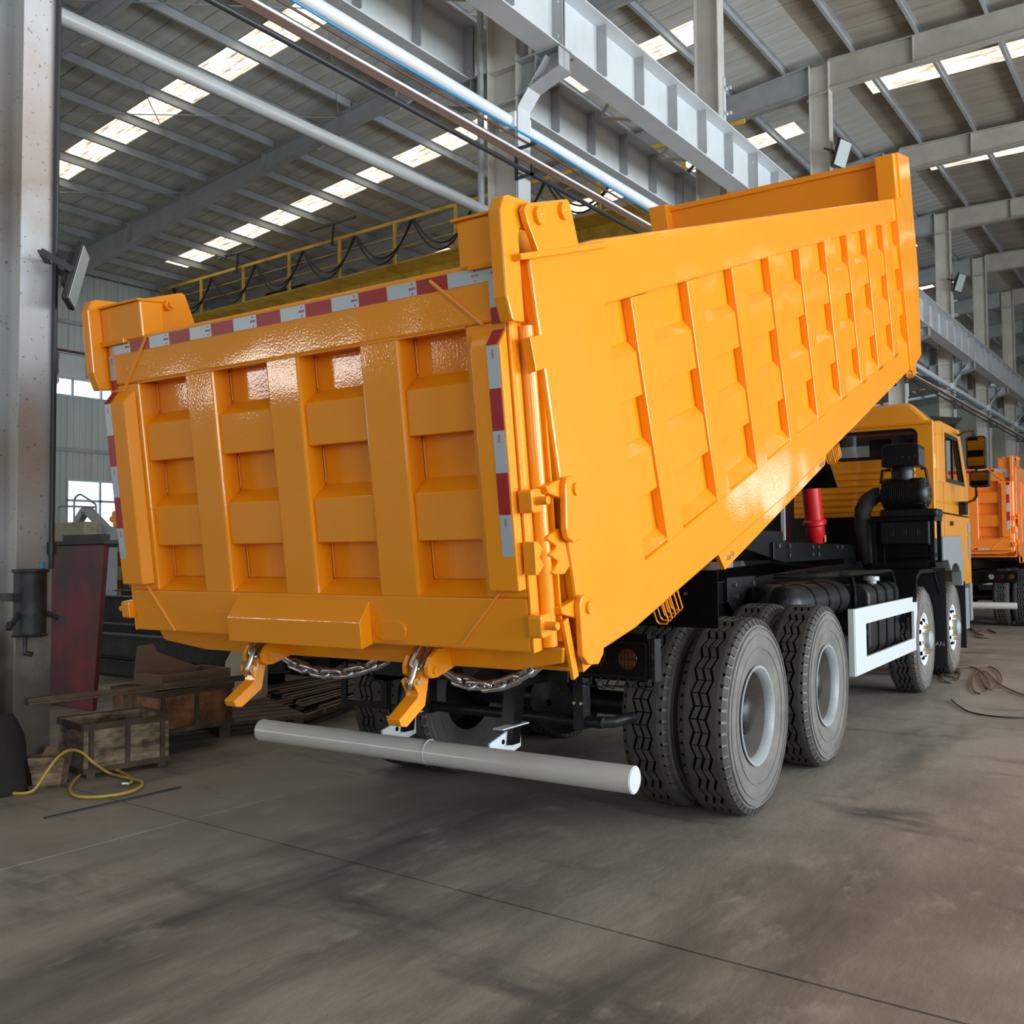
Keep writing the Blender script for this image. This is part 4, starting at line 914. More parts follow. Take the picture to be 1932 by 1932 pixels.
# rear mudflaps and underrun tube
for s in (1, -1):
    xa, xb = (0.62, 1.225) if s > 0 else (-1.30, -0.68)
    fm = MB().box(xa, xb, -0.31, -0.302, 1.085, 1.40)
    tp_('mudflap', fm)
    tp_('bolt', MB().cyl((xa+0.42, -0.32, 1.27), (xa+0.42, -0.30, 1.27), 0.012, 6), 'chrome')
ub = tp_('underrun_tube', MB().cyl((-1.30, -1.25, 0.450), (1.175, -1.25, 0.455), 0.064, 40), 'bar', smooth=40)
MB().tube([(-0.02, -1.25+0.065*math.cos(a), 0.455+0.065*math.sin(a)) for a in [2*PI*k/24 for k in range(24)]], 0.003, 6, closed=True).build('weld_bead', 'bar', ub)
for s in (1, -1):
    MB().cyl((1.1755 if s > 0 else -1.302, -1.25, 0.455), (1.179 if s > 0 else -1.30, -1.25, 0.455), 0.058, 32).build('end_cap', 'white', ub)
    x = 0.36*s-0.02
    MB().prism([(-1.20, 0.41), (-1.22, 0.53), (-0.93, 0.60), (-0.93, 0.47)], YZ, x-0.006, x+0.006).build('gusset', 'white', ub)
    MB().box(x-0.002, x+0.06, -1.18, -0.93, 0.596, 0.602).build('gusset_flange', 'white', ub)
    for (y, z) in ((-1.10, 0.52), (-1.0, 0.54)): MB().cyl((x+0.006, y, z), (x+0.009, y, z), 0.013, 12).build('bolt_hole', 'groove', ub)
    MB().hexa([(x-0.04, -0.98, 0.98), (x+0.04, -0.98, 0.98), (x+0.04, -0.90, 0.98), (x-0.04, -0.90, 0.98)], [(x-0.04, -1.07, 0.50), (x+0.04, -1.07, 0.50), (x+0.04, -0.99, 0.50), (x-0.04, -0.99, 0.50)]).build('hanger', 'black', ub)
# anti-roll bar and brake chambers between the rear wheels
ar = MB().tube([(-0.55, -0.75, 0.60), (0.75, -0.75, 0.60)], 0.03, 12).tube([(0.70, -0.75, 0.60), (0.78, -0.7, 0.60), (0.80, -0.5, 0.60)], 0.03, 12)
tp_('stabiliser_bar', ar, 'satin', smooth=40)
for x in (-0.42, 0.62): tp_('stabiliser_link', MB().box(x-0.03, x+0.03, -0.79, -0.71, 0.56, 1.0), 'satin')
for x in (-0.42, 0.62):
    for d in (-0.02, 0.02): tp_('bolt', MB().cyl((x+d, -0.80, 0.70), (x+d, -0.79, 0.70), 0.009, 6), 'brass')
# tail lamps
def tail_lamp(x0, x1, y, z0, z1, order, parent):
    t = MB().prism(rrect(x0, x1, z0, z1, 0.02), XZ, y, y+0.09).build('tail_lamp', 'black', parent, bevel=0.004)
    for k, m in enumerate(order):
        cx = x0+(x1-x0)*(0.19+0.30*k)
        MB().lathe([(-0.003, 0.0), (-0.006, 0.03), (-0.004, 0.048), (0.0, 0.05)], (cx, y, (z0+z1)/2), 'y', 24).build('lamp_lens', m, t, smooth=30)
    gr = MB()
    n = 26
    for k in range(n+1):
        xx = x0+0.025+(x1-x0-0.05)*k/n; gr.box(xx-0.0012, xx+0.0012, y-0.022, y-0.019, z0+0.02, z1-0.02)
    for k in range(5): zz = z0+0.03+(z1-z0-0.06)*k/4; gr.box(x0+0.02, x1-0.02, y-0.020, y-0.017, zz-0.0012, zz+0.0012)
    tag(gr.build('lamp_guard', 'black', t), kind='stuff')
    MB().prism(rrect(x0+0.008, x1-0.008, z0+0.008, z1-0.008, 0.02), XZ, y-0.024, y-0.016, holes=[rrect(x0+0.02, x1-0.02, z0+0.02, z1-0.02, 0.015)]).build('guard_frame', 'black', t)
    return t
tail_lamp(0.64, 1.20, -1.12, 0.895, 1.085, ('clearlens', 'redlens', 'amber'), truck); MB().box(1.205, 1.225, -1.12, -1.05, 0.89, 1.09).build('lamp_bracket', 'satin', truck)
tail_lamp(-1.28, -0.72, -1.12, 0.895, 1.085, ('amber', 'redlens', 'clearlens'), truck)
wires = MB()
for k in range(9):
    a = 0.70+0.05*k; wires.tube([(a, -1.06, 0.90), (a+0.02*math.sin(k*2.1), -1.06, 0.85), (a+0.07, -1.05, 0.84+0.01*math.cos(k)), (a+0.1, -1.04, 0.89)], 0.004, 5)
tag(tp_('wiring', wires, 'satin'), kind='stuff')
# reflective number plate holder
nf = tp_('plate_frame', MB().prism([(-0.80, 0.62), (-0.45, 0.62), (-0.45, 1.0), (-0.80, 1.0)], XZ, -1.10, -1.085, holes=[[(-0.76, 0.66), (-0.49, 0.66), (-0.49, 0.97), (-0.76, 0.97)]]))

# ---- release levers with chains below the tailgate
def link_mesh(r=0.010, L=0.034, w_=0.020):
    pts = [(w_*math.sin(a), 0, (L if math.cos(a) > 0 else -L)*1.0+w_*math.cos(a)) for a in [2*PI*k/16+PI/16 for k in range(16)]]
    return MB().tube(pts, r, 8, closed=True)
lk0 = None
def chain(pts, name, r=1.0):
    """links along a polyline given in truck coordinates"""
    global lk0
    root = empty(name, tuple(pts[0]), 0, truck); P = [Vector(p)-Vector(pts[0]) for p in pts]
    seg = [(P[i+1]-P[i]).length for i in range(len(P)-1)]; tot = sum(seg); step = 0.068*r; n = max(2, int(tot/step))
    def at(d):
        i = 0
        while i < len(seg)-1 and d > seg[i]: d -= seg[i]; i += 1
        t = (P[i+1]-P[i]); return P[i]+t*(d/max(seg[i], 1e-6)), t.normalized()
    for k in range(n):
        p, d = at((k+0.5)*tot/n)
        q = d.to_track_quat('Z', 'Y') @ Matrix.Rotation(R(45 if k % 2 else -45), 3, 'Z').to_quaternion()
        if lk0 is None: lk0 = link_mesh().build('chain_link', 'chrome', root, smooth=60); l = lk0
        else: l = dup(lk0, root, deep=False)
        l.rotation_mode = 'QUATERNION'; l.location = p; l.rotation_quaternion = q; l.scale = (r, r, r)
    return root
def lever(cx):
    """cx: x of the lever; it pivots under the rear edge of the body"""
    o = MB().prism([(-2.055, 1.02), (-2.063, 0.972), (-2.086, 0.863), (-2.207, 0.792), (-2.243, 0.799), (-2.256, 0.827), (-2.134, 0.905), (-2.127, 0.951), (-2.105, 1.01)], YZ, cx-0.035, cx+0.035).build('release_lever', 'orange', truck, bevel=0.004)
    for dx in (-0.028, 0.028):
        MB().prism([(-2.10, 0.90), (-2.125, 0.91), (-2.158, 0.955), (-2.157, 0.978), (-2.140, 0.985), (-2.122, 0.972), (-2.10, 0.93)], YZ, cx+dx-0.006, cx+dx+0.006).build('lever_ear', 'orange', o, bevel=0.002)
    MB().cyl((cx-0.045, -2.141, 0.966), (cx+0.045, -2.141, 0.966), 0.010, 10).build('clevis_pin', 'chrome', o)
    MB().cyl((cx-0.06, -2.075, 1.012), (cx+0.088, -2.075, 1.012), 0.016, 16).build('pivot_pin', 'orange', o)
    for dx in (-0.055, 0.062):
        MB().prism([(-2.043, 1.10), (-2.095, 1.068), (-2.118, 1.03), (-2.115, 0.995), (-2.09, 0.98), (-2.05, 0.98), (-1.87, 1.03), (-1.87, 1.10)], YZ, cx+dx-0.012, cx+dx+0.012).build('pivot_cheek', 'orange', o, bevel=0.003)
    chain([(cx, -2.141, 0.960), (cx+0.002, -2.115, 1.02), (cx+0.0, -2.05, 1.10)], 'lever_chain', 1.15)
lever(-0.41); lever(0.585)
def sag(a, b, d, n=14): return [tuple(Vector(a).lerp(Vector(b), k/n)+Vector((0, 0, -4*d*(k/n)*(1-k/n)))) for k in range(n+1)]
chain(sag((-0.535, -1.80, 0.975), (0.14, -1.80, 1.00), 0.07), 'tailgate_chain', 1.12)
chain(sag((0.50, -1.80, 0.97), (1.02, -1.80, 1.045), 0.085), 'tailgate_chain', 1.12)
cb_ = tp_('chain_anchor', MB().box(1.0, 1.10, -1.72, -1.71, 0.95, 1.05), bevel=0.003)

# ---- cab
cab = tp_('cab', MB().box(-1.18, 1.18, 6.5, 8.9, 1.42, 1.47), 'black')
def cbp(name, mb, m='cab', **k): return mb.build(name, m, cab, **k)
YR_ = 6.46
win = rrect(0.10, 1.02, 2.58, 2.90, 0.07, 5); winl = rrect(-1.02, -0.10, 2.58, 2.90, 0.07, 5)
cbp('rear_wall', MB().prism([(-1.19, 1.90), (1.19, 1.90), (1.17, 2.97), (-1.17, 2.97)], XZ, YR_, YR_+0.05, holes=[win, winl]), bevel=0.012)
for k in range(7):
    z = 1.945+0.077*k
    x0 = -1.05 if k else -0.9
    cbp('rear_rib', MB().hexa([(-1.05, YR_, z), (1.0, YR_, z), (1.0, YR_, z+0.055), (-1.05, YR_, z+0.055)], [(-1.03, YR_-0.016, z+0.013), (0.98, YR_-0.016, z+0.013), (0.98, YR_-0.016, z+0.042), (-1.03, YR_-0.016, z+0.042)]), bevel=0.004)
for wn in (win, winl):
    xs2 = [p[0] for p in wn]; a, b = min(xs2), max(xs2)
    cbp('window_rubber', MB().prism(rrect(a-0.012, b+0.012, 2.568, 2.912, 0.08, 5), XZ, YR_-0.008, YR_+0.02, holes=[rrect(a+0.028, b-0.028, 2.608, 2.872, 0.05, 5)]), 'plastic', bevel=0.003)
    cbp('rear_pane', MB().prism(rrect(a+0.02, b-0.02, 2.60, 2.88, 0.05, 4), XZ, YR_+0.008, YR_+0.014), 'clearglass')
# side walls with door window
sw = [(6.46, 1.95), (6.46, 2.97), (6.9, 3.03), (8.35, 3.06), (8.95, 2.35), (9.02, 1.95)]
dw = [(7.22, 2.34), (7.22, 2.90), (8.14, 2.92), (8.62, 2.36)]
for s in (1, -1):
    cbp('side_wall', MB().prism(sw, YZ, s*1.20, s*1.15, holes=[dw]), bevel=0.012)
    cbp('door_glass', MB().prism([(7.23, 2.35), (7.23, 2.89), (8.13, 2.91), (8.6, 2.37)], YZ, s*1.168, s*1.174), 'clearglass')
    cbp('window_rubber', MB().prism([(7.20, 2.32), (7.20, 2.92), (8.15, 2.94), (8.66, 2.34)], YZ, s*1.19, s*1.206, holes=[[(7.25, 2.37), (7.25, 2.87), (8.11, 2.89), (8.56, 2.39)]]), 'plastic')
    cbp('window_post', MB().box(s*1.17-0.012, s*1.17+0.012, 7.86, 7.90, 2.36, 2.90), 'plastic')
    cbp('lower_panel', MB().prism([(6.46, 1.63), (6.46, 1.935), (9.04, 1.935), (9.06, 1.05), (8.45, 1.05), (8.05, 1.66)], YZ, s*1.20, s*1.14), bevel=0.010)
    cbp('side_recess', MB().prism([(6.72, 2.30), (6.72, 2.86), (6.98, 2.88), (7.02, 2.30)], YZ, s*1.199, s*1.206), bevel=0.004)
    cbp('fender', MB().prism([(6.62, 1.38), (6.62, 1.66), (7.9, 1.68), (8.05, 1.40), (8.0, 1.05), (7.92, 1.05), (7.88, 1.25)]+[(7.45+0.42*math.cos(a), 1.12+0.22*math.sin(a)) for a in (0.5, 0.9, 1.3, 1.7, 2.1, 2.5)]+[(6.95, 1.38)], YZ, s*1.25, s*1.12), 'grey', bevel=0.012)
    cbp('door_handle', MB().box(s*1.21-0.012, s*1.21+0.012, 7.42, 7.56, 1.80, 1.85), 'plastic', bevel=0.004)
    for k, (z0, z1) in enumerate(((1.72, 1.86), (1.52, 1.68), (1.40, 1.49))): cbp('air_louver', MB().box(min(s*1.19, s*1.212), max(s*1.19, s*1.212), 8.78, 8.98, z0, z1), 'grey', bevel=0.004)
cbp('door_seam', MB().box(1.1995, 1.2015, 7.02, 7.028, 1.66, 2.98), 'groove'); cbp('door_seam', MB().box(1.1995, 1.2015, 6.46, 9.0, 1.936, 1.944), 'groove')
cbp('engine_cover', MB().box(-1.08, 1.08, 6.60, 8.8, 1.0, 1.90), 'black')
# raised roof
cbp('roof', MB().hexa([(-1.18, 6.45, 2.96), (1.18, 6.45, 2.96), (1.18, 8.35, 3.06), (-1.18, 8.35, 3.06)], [(-0.93, 6.62, 3.235), (0.93, 6.62, 3.235), (0.90, 8.15, 3.20), (-0.90, 8.15, 3.20)]), bevel=0.05, segs=4, smooth=50)
cbp('roof_lip', MB().box(-1.2, 1.2, 6.435, 6.48, 2.945, 2.985), bevel=0.012)
for k in range(4):
    a = -0.75+0.40*k; cbp('roof_recess', MB().hexa([(a, 6.50, 3.02), (a+0.34, 6.50, 3.02), (a+0.34, 6.572, 3.14), (a, 6.572, 3.14)], [(a, 6.49, 3.02), (a+0.34, 6.49, 3.02), (a+0.34, 6.562, 3.14), (a, 6.562, 3.14)]), bevel=0.003)
cbp('front_wall', MB().prism([(-1.18, 1.0), (1.18, 1.0), (1.18, 2.30), (-1.18, 2.30)], XZ, 8.98, 9.04))
cbp('front_pillar', MB().bar((1.14, 8.98, 2.3), (1.14, 8.38, 3.05), 0.09, 0.09)); cbp('front_pillar', MB().bar((-1.14, 8.98, 2.3), (-1.14, 8.38, 3.05), 0.09, 0.09))
cbp('visor', MB().hexa([(-1.1, 8.30, 3.10), (1.16, 8.30, 3.10), (1.16, 8.75, 2.98), (-1.1, 8.75, 2.98)], [(-1.1, 8.30, 3.14), (1.16, 8.30, 3.14), (1.16, 8.78, 3.02), (-1.1, 8.78, 3.02)]), 'plastic')
cbp('wing_visor', MB().hexa([(0.7, 8.30, 3.18), (1.14, 8.30, 3.10), (1.20, 8.62, 3.26), (0.7, 8.66, 3.34)], [(0.7, 8.32, 3.15), (1.14, 8.32, 3.07), (1.20, 8.64, 3.23), (0.7, 8.68, 3.31)]), 'plastic')
for x in (-0.55, 0.55): cbp('seat', MB().box(x-0.22, x+0.22, 6.75, 6.87, 1.9, 2.62).box(x-0.22, x+0.22, 6.8, 7.3, 1.75, 1.9).box(x-0.13, x+0.13, 6.76, 6.84, 2.62, 2.84), 'plastic', bevel=0.02)
# mirrors
for pts_ in ([(1.19, 8.25, 2.98), (1.30, 8.05, 3.0), (1.44, 7.75, 2.97), (1.46, 7.66, 2.88)], [(1.47, 7.66, 2.27), (1.47, 7.66, 2.16), (1.44, 7.72, 2.12), (1.22, 8.2, 2.08)], [(1.48, 7.66, 2.52), (1.48, 7.66, 2.44)]):
    cbp('mirror_arm', MB().tube(pts_, 0.016, 8), 'plastic', smooth=60)
for (x0, x1, z0, z1) in ((1.375, 1.60, 2.49, 2.895), (1.40, 1.63, 2.265, 2.465)):
    h = cbp('mirror_housing', MB().prism(rrect(x0, x1, z0, z1, 0.04), XZ, 7.60, 7.70), 'plastic', bevel=0.012)
    MB().prism(rrect(x0+0.02, x1-0.02, z0+0.02, z1-0.02, 0.03), XZ, 7.594, 7.60).build('mirror_glass', 'mirror', h)
cbp('mirror_foot', MB().prism([(8.12, 1.95), (8.26, 1.95), (8.30, 2.12), (8.10, 2.12)], YZ, 1.19, 1.29), 'plastic', bevel=0.006)
cbp('bumper', MB().box(-1.2, 1.2, 8.9, 9.1, 0.55, 1.05), 'grey')
# air filter stack on its rack
af = tp_('filter_rack', MB().box(0.66, 0.70, 5.74, 5.78, 1.34, 1.84).box(1.26, 1.30, 5.74, 5.78, 1.34, 1.84).box(0.66, 0.70, 6.15, 6.19, 1.34, 1.84).box(1.26, 1.30, 6.15, 6.19, 1.34, 1.84).box(0.66, 1.30, 5.73, 5.79, 1.82, 1.86).box(0.66, 1.30, 5.73, 5.79, 1.32, 1.37).box(1.25, 1.31, 5.73, 6.2, 1.82, 1.86).box(1.25, 1.31, 5.73, 6.2, 1.32, 1.37).box(0.66, 1.30, 6.14, 6.2, 1.82, 1.86))
def afp(name, mb, m='plastic', **k): return mb.build(name, m, af, **k)
afp('filter_box', MB().box(0.74, 1.24, 5.80, 6.12, 1.56, 1.83), bevel=0.02)
gd = MB()
for k in range(19): gd.box(0.75+0.026*k, 0.756+0.026*k, 5.792, 5.80, 1.57, 1.82)
for z in (1.63, 1.70, 1.77): gd.box(0.74, 1.24, 5.792, 5.80, z, z+0.006)
tag(afp('filter_ribs', gd, 'satin'), kind='stuff')
for x in (0.86, 1.0, 1.14): afp('clip', MB().tube([(x-0.012, 5.79, 1.66), (x+0.012, 5.785, 1.66), (x+0.012, 5.785, 1.73), (x-0.012, 5.79, 1.73)], 0.005, 6, closed=True), 'satin')
afp('filter_base', MB().box(0.74, 1.33, 5.78, 6.15, 1.86, 1.95), bevel=0.02)
g2 = MB()
for k in range(22): g2.box(0.75+0.026*k, 0.756+0.026*k, 5.772, 5.78, 1.87, 1.94)
for z in (1.885, 1.905, 1.925): g2.box(0.74, 1.33, 5.772, 5.78, z, z+0.005)
tag(afp('base_ribs', g2, 'satin'), kind='stuff')
afp('filter_drum', MB().lathe([(0.75, 0), (0.75, 0.13), (0.77, 0.165), (1.12, 0.172), (1.16, 0.18), (1.20, 0.165), (1.235, 0.12), (1.245, 0.0)], (0, 5.92, 2.12), 'x', 32), smooth=35)
rg = MB()
for k in range(18): rg.lathe([(0.775+0.020*k, 0.171), (0.775+0.020*k, 0.179), (0.783+0.020*k, 0.179), (0.783+0.020*k, 0.171)], (0, 5.92, 2.12), 'x', 32)
for a in range(20):
    t_ = 2*PI*a/20; rg.bar((1.205, 5.92+0.165*math.cos(t_), 2.12+0.165*math.sin(t_)), (1.245, 5.92+0.06*math.cos(t_), 2.12+0.06*math.sin(t_)), 0.006, 0.006)
tag(afp('drum_ribs', rg, 'satin', smooth=35), kind='stuff')
for z in (2.24, 2.0): afp('clip', MB().tube([(1.10, 5.745, z), (1.16, 5.735, z+0.01), (1.20, 5.75, z)], 0.008, 6), 'satin')
afp('intake_neck', MB().lathe([(2.27, 0.115), (2.30, 0.122), (2.33, 0.115), (2.36, 0.122), (2.39, 0.115), (2.46, 0.10)], (0.965, 5.92, 0), 'z', 24), smooth=35)
hd = MB().prism([(0.77, 2.42), (1.17, 2.42), (1.17, 2.60)]+arc(1.11, 2.61, 0.06, 0, PI/2, 4)+arc(0.83, 2.61, 0.06, PI/2, PI, 4)+[(0.77, 2.60)], XZ, 5.78, 6.10)
afp('intake_hood', hd, bevel=0.015)
hdl = MB()
for k in range(6): hdl.cyl((0.80+0.065*k, 5.775, 2.51+0.012*(k % 2)), (0.80+0.065*k, 5.782, 2.51+0.012*(k % 2)), 0.005, 6)
tag(afp('hood_screws', hdl, 'chrome'), kind='stuff')
afp('headrest', MB().prism(rrect(0.82, 1.10, 2.72, 2.84, 0.03), XZ, 6.52, 6.62), bevel=0.01)  # black headrest inside the cab, behind the rear pane
for s in (0.735, 1.19): afp('stack_bracket', MB().tube([(s+0.09 if s < 1 else s-0.05, 6.0, 2.40), (s, 6.0, 2.40), (s-0.02 if s < 1 else s+0.02, 6.0, 2.25)], 0.018, 6))
duct = [(0.78, 5.92, 2.13), (0.68, 5.90, 2.12), (0.59, 5.87, 2.05), (0.545, 5.85, 1.95), (0.54, 5.85, 1.80), (0.56, 5.85, 1.6), (0.60, 5.85, 1.35)]
afp('intake_duct', MB().tube(duct, [0.085, 0.088, 0.092, 0.092, 0.088, 0.08, 0.07], 18), 'canv', smooth=60)
afp('hose_clamp', MB().lathe([(0.735, 0.092), (0.735, 0.097), (0.75, 0.097), (0.75, 0.092)], (0, 5.92, 2.13), 'x', 20), 'brass')
# step box, mudguards, mudflaps near the front axles
tp_('battery_box', MB().prism([(5.95, 1.26), (5.95, 1.31), (6.55, 1.31), (6.55, 1.26)], YZ, 0.62, 1.24), bevel=0.004)
tp_('mudguard', MB().prism([(5.0, 0.98), (5.05, 1.24), (5.25, 1.30), (6.40, 1.30), (6.40, 1.26), (5.28, 1.26), (5.09, 1.2), (5.04, 0.98)], YZ, 0.60, 1.24))
tp_('mudguard_stay', MB().bar((1.2, 5.0, 0.98), (1.2, 5.1, 1.28), 0.03, 0.03).bar((1.23, 6.05, 1.28), (1.23, 6.35, 1.02), 0.02, 0.03))
mf = tp_('mudflap', MB().box(0.84, 1.28, 6.49, 6.50, 0.17, 1.30), 'satin')
MB().box(1.10, 1.14, 6.47, 6.49, 0.6, 0.95).build('flap_clamp', 'black', mf)
text('flap_lettering', 'MAN', 0.072, 'greytext', mf, (1.178, 6.487, 0.435), (R(90), 0, 0), 0.001)
tp_('mudflap', MB().box(0.84, 1.24, 8.18, 8.19, 0.25, 1.1), 'satin')
tp_('cab_step', MB().box(0.80, 1.20, 8.2, 8.8, 0.45, 1.0), 'grey', bevel=0.02)

# ---- the second truck, parked ahead of the first
t2 = tag(empty('dump_truck', (0, 0, 0), TRUCK_ROT), 'second orange dump truck with lowered body, parked ahead of the tipped truck', 'truck')
OFF = Vector((0, 15.95, 0)); q_ = Matrix.Rotation(TRUCK_ROT, 3, 'Z') @ OFF; t2.location = q_
SW = {bpy.data.materials['orange_paint']: bpy.data.materials['orange_paint_second']}
mesh2 = {}
def recol(o):
    if o.type == 'MESH' and any(m in SW for m in o.data.materials):
        if o.data.name not in mesh2:
            me = o.data.copy()
            for i, m in enumerate(me.materials):
                if m in SW: me.materials[i] = SW[m]
            mesh2[o.data.name] = me
        o.data = mesh2[o.data.name]
    for c in o.children: recol(c)
b2 = dup(body, t2, (0, -1.55, 1.42), (0, 0, 0)); recol(b2)
g2_ = dup(gate, t2, (0, -1.75, 1.46), (0, 0, 0)); recol(g2_)
for o in list(truck.children):
    nm = o.name.split('.')[0]
    if nm in ('underrun_tube', 'tail_lamp', 'lamp_bracket', 'rear_light_beam', 'frame_rail', 'subframe_rail', 'axle') or (nm == 'tyre' and o.location.y < 3):
        c = dup(o, t2)
        if nm == 'subframe_rail': c.location.z = 0.02
        if nm == 'tail_lamp': c.location.z -= 0.0
MB().box(0.28, 0.80, -1.7515, -1.75, 1.50, 1.53).build('reflective_tape', 'tapewhite', t2)
MB().box(0.45, 0.62, -1.7522, -1.7515, 1.50, 1.53).build('reflective_tape', 'tapered', t2)
# ------------------------------------------------------------------ things along the left side
can = MB().lathe([(0.99, 0.0), (0.99, 0.103), (1.0, 0.11), (1.01, 0.098), (1.40, 0.098), (1.405, 0.112), (1.42, 0.112), (1.425, 0.09), (1.425, 0)], (-2.755, -1.96, 0), 'z', 24)
co = tag(can.build('canister', 'canister', smooth=35), 'grimy dark canister clamped to the soot-marked column', 'canister')
MB().cyl((-2.755, -1.99, 0.99), (-2.755, -1.99, 0.87), 0.014, 8).cyl((-2.755, -1.99, 0.885), (-2.72, -1.96, 0.875), 0.016, 8).build('drain_cock', 'canister', co)
MB().cyl((-2.70, -1.88, 1.14), (-2.66, -1.80, 1.09), 0.018, 8).bar((-2.66, -1.82, 1.10), (-2.64, -1.78, 1.07), 0.03, 0.03).build('valve', 'canister', co)
MB().cyl((-2.72, -2.05, 1.14), (-2.68, -2.11, 1.08), 0.018, 8).bar((-2.68, -2.12, 1.09), (-2.66, -2.14, 1.05), 0.03, 0.03).build('valve', 'canister', co)
MB().box(-2.87, -2.70, -2.10, -2.03, 1.22, 1.27).build('clamp', 'canister', co); MB().cyl((-2.78, -1.87, 1.42), (-2.78, -1.87, 1.47), 0.012, 8).build('blue_fitting', 'blue', co)
# big red panel
rp = tag(MB().hexa([(-6.7, 0.0, 0), (-5.41, 0.0, 0), (-5.50, 0.10, 0), (-6.7, 0.10, 0)], [(-6.7, 0, 1.62), (-5.22, 0, 1.62), (-5.31, 0.10, 1.62), (-6.7, 0.10, 1.62)]).build('steel_sheet', 'redpanel', bevel=0.01), 'tall worn red steel panel standing behind the soot-marked column', 'panel')
MB().box(-6.7, -5.22, -0.02, 0.13, 1.62, 1.66).build('rim', 'darksteel', rp, bevel=0.005); MB().box(-6.0, -5.30, 0.0, 0.1, 1.66, 1.72).build('board', 'darksteel', rp)
def crate(name, o, ux, uy, L, W_, H, m, label, battens, t=0.02):
    """o: near left corner on the floor, ux: direction of the long side, uy: depth"""
    r = tag(empty(name, o, math.atan2(ux[1], ux[0])), label, 'crate')
    s = 1 if (ux[0]*uy[1]-ux[1]*uy[0]) > 0 else -1
    Y = lambda a, b: (min(s*a, s*b), max(s*a, s*b))
    for (x0, x1, ya, yb, nm) in ((0, L, *Y(0, t), 'side_board'), (0, L, *Y(W_-t, W_), 'side_board'), (0, t, *Y(t, W_-t), 'end_board'), (L-t, L, *Y(t, W_-t), 'end_board')):
        MB().box(x0, x1, ya, yb, 0.04, H).build(nm, m, r)
    MB().box(0, L, *Y(0, W_), 0.03, 0.05).build('bottom_board', m, r)
    for x in battens:
        MB().box(x-0.016, x+0.016, *Y(-0.012, 0), 0.04, H).build('batten', 'batten', r)
    for (ya, yb) in (Y(-0.016, 0.006), Y(W_-0.006, W_+0.016)):
        MB().box(-0.01, L+0.01, ya, yb, H-0.035, H+0.008).build('rim_batten', 'batten', r); MB().box(-0.01, L+0.01, ya, yb, 0.03, 0.065).build('foot_batten', 'batten', r)
    for x0 in (-0.016, L-0.006): MB().box(x0, x0+0.022, *Y(0, W_), H-0.035, H+0.008).build('rim_batten', 'batten', r)
    for x0 in (0.02, L-0.08): MB().box(x0, x0+0.06, *Y(0.0, W_), 0.0, 0.03).build('skid', 'ply', r)
    return r
a = onH(157, 1470, 2, 0.0); b = onH(318, 1443, 2, 0.0); c = onH(86, 1430, 2, 0.0); u = (b-a).normalized()
crate('wooden_crate', tuple(a), u, (c-a), (b-a).length, 0.46, 0.355, 'wood', 'soiled open plywood crate with dark battens, front one beside the hose', (0.05, (b-a).length*0.5, (b-a).length-0.05))
a2 = onH(297, 1396, 2, 0.13); b2_ = onH(438, 1371, 2, 0.13); c2 = onH(228, 1352, 2, 0.13); u2 = (b2_-a2).normalized()
crate('wooden_crate', tuple(a2), u2, (c2-a2), (b2_-a2).length, 0.62, 0.345, 'wood2', 'reddish oily wooden crate on the pallet, under the long steel bar', (0.04, (b2_-a2).length*0.5, (b2_-a2).length-0.04))
pl_ = tag(empty('pallet', (-3.55, -0.55, 0), math.atan2(0.72, 0.30)), 'dark low wooden pallet under the reddish crate', 'pallet')
for k in range(6): MB().box(-0.15, 1.25, -0.12+0.2*k, 0.04+0.2*k, 0.09, 0.12).build('plank', 'ply', pl_)
for x in (-0.12, 0.50, 1.13): MB().box(x, x+0.09, -0.12, 1.02, 0.0, 0.09).build('skid', 'ply', pl_)
cbx = tag(empty('cardboard_box', tuple(a2+u2*0.10+Vector((-u2.y, u2.x, 0))*0.12+Vector((0, 0, 0.36))), math.atan2(u2.y, u2.x)), 'torn flattened cardboard box lying on the reddish crate', 'box')
MB().box(0, 0.62, -0.02, 0.0, 0, 0.10).box(0, 0.62, 0.35, 0.37, 0, 0.10).box(0, 0.02, 0, 0.35, 0, 0.10).box(0.6, 0.62, 0, 0.35, 0, 0.1).box(0, 0.62, 0, 0.35, 0, 0.01).build('box_wall', 'card', cbx)
MB().prism([(0, 0.10), (0.02, 0.30), (0.16, 0.31), (0.20, 0.24), (0.55, 0.10)], XZ, 0.36, 0.365).build('box_flap', 'card', cbx)
lb = MB(); p0 = Vector((-2.98, -1.55, 0.56)); p1 = Vector((-3.95, 0.62, 0.56))
p0 = onH(52, 1328, 2, 0.545); p1 = onH(466, 1281, 2, 0.545)
lb.bar(p0, p1, 0.06, 0.012).bar(p0+Vector((0, 0, 0.015)), p1+Vector((0, 0, 0.015)), 0.012, 0.04)
tag(lb.build('steel_bar', 'rust'), 'long rusty steel bar laid across the reddish crate', 'steel bar')
# cream drum
q = onH(447, 1344, 2, 0.0); dr = MB().lathe([(0, 0), (0, 0.20), (0.47, 0.20), (0.60, 0.13), (0.62, 0.13), (0.66, 0.14), (0.67, 0.135), (0.67, 0.11), (0.60, 0.11), (0.60, 0.0)], (q.x-0.05, q.y+0.15, 0), 'z', 28)
dr = tag(dr.build('drum', 'cream', smooth=35), 'cream drum with narrow black-rimmed neck behind the reddish crate', 'drum')
MB().lathe([(0.615, 0.128), (0.615, 0.15), (0.665, 0.15), (0.68, 0.14), (0.68, 0.115)], (q.x-0.05, q.y+0.15, 0), 'z', 28).build('neck_ring', 'rubber', dr, smooth=35)
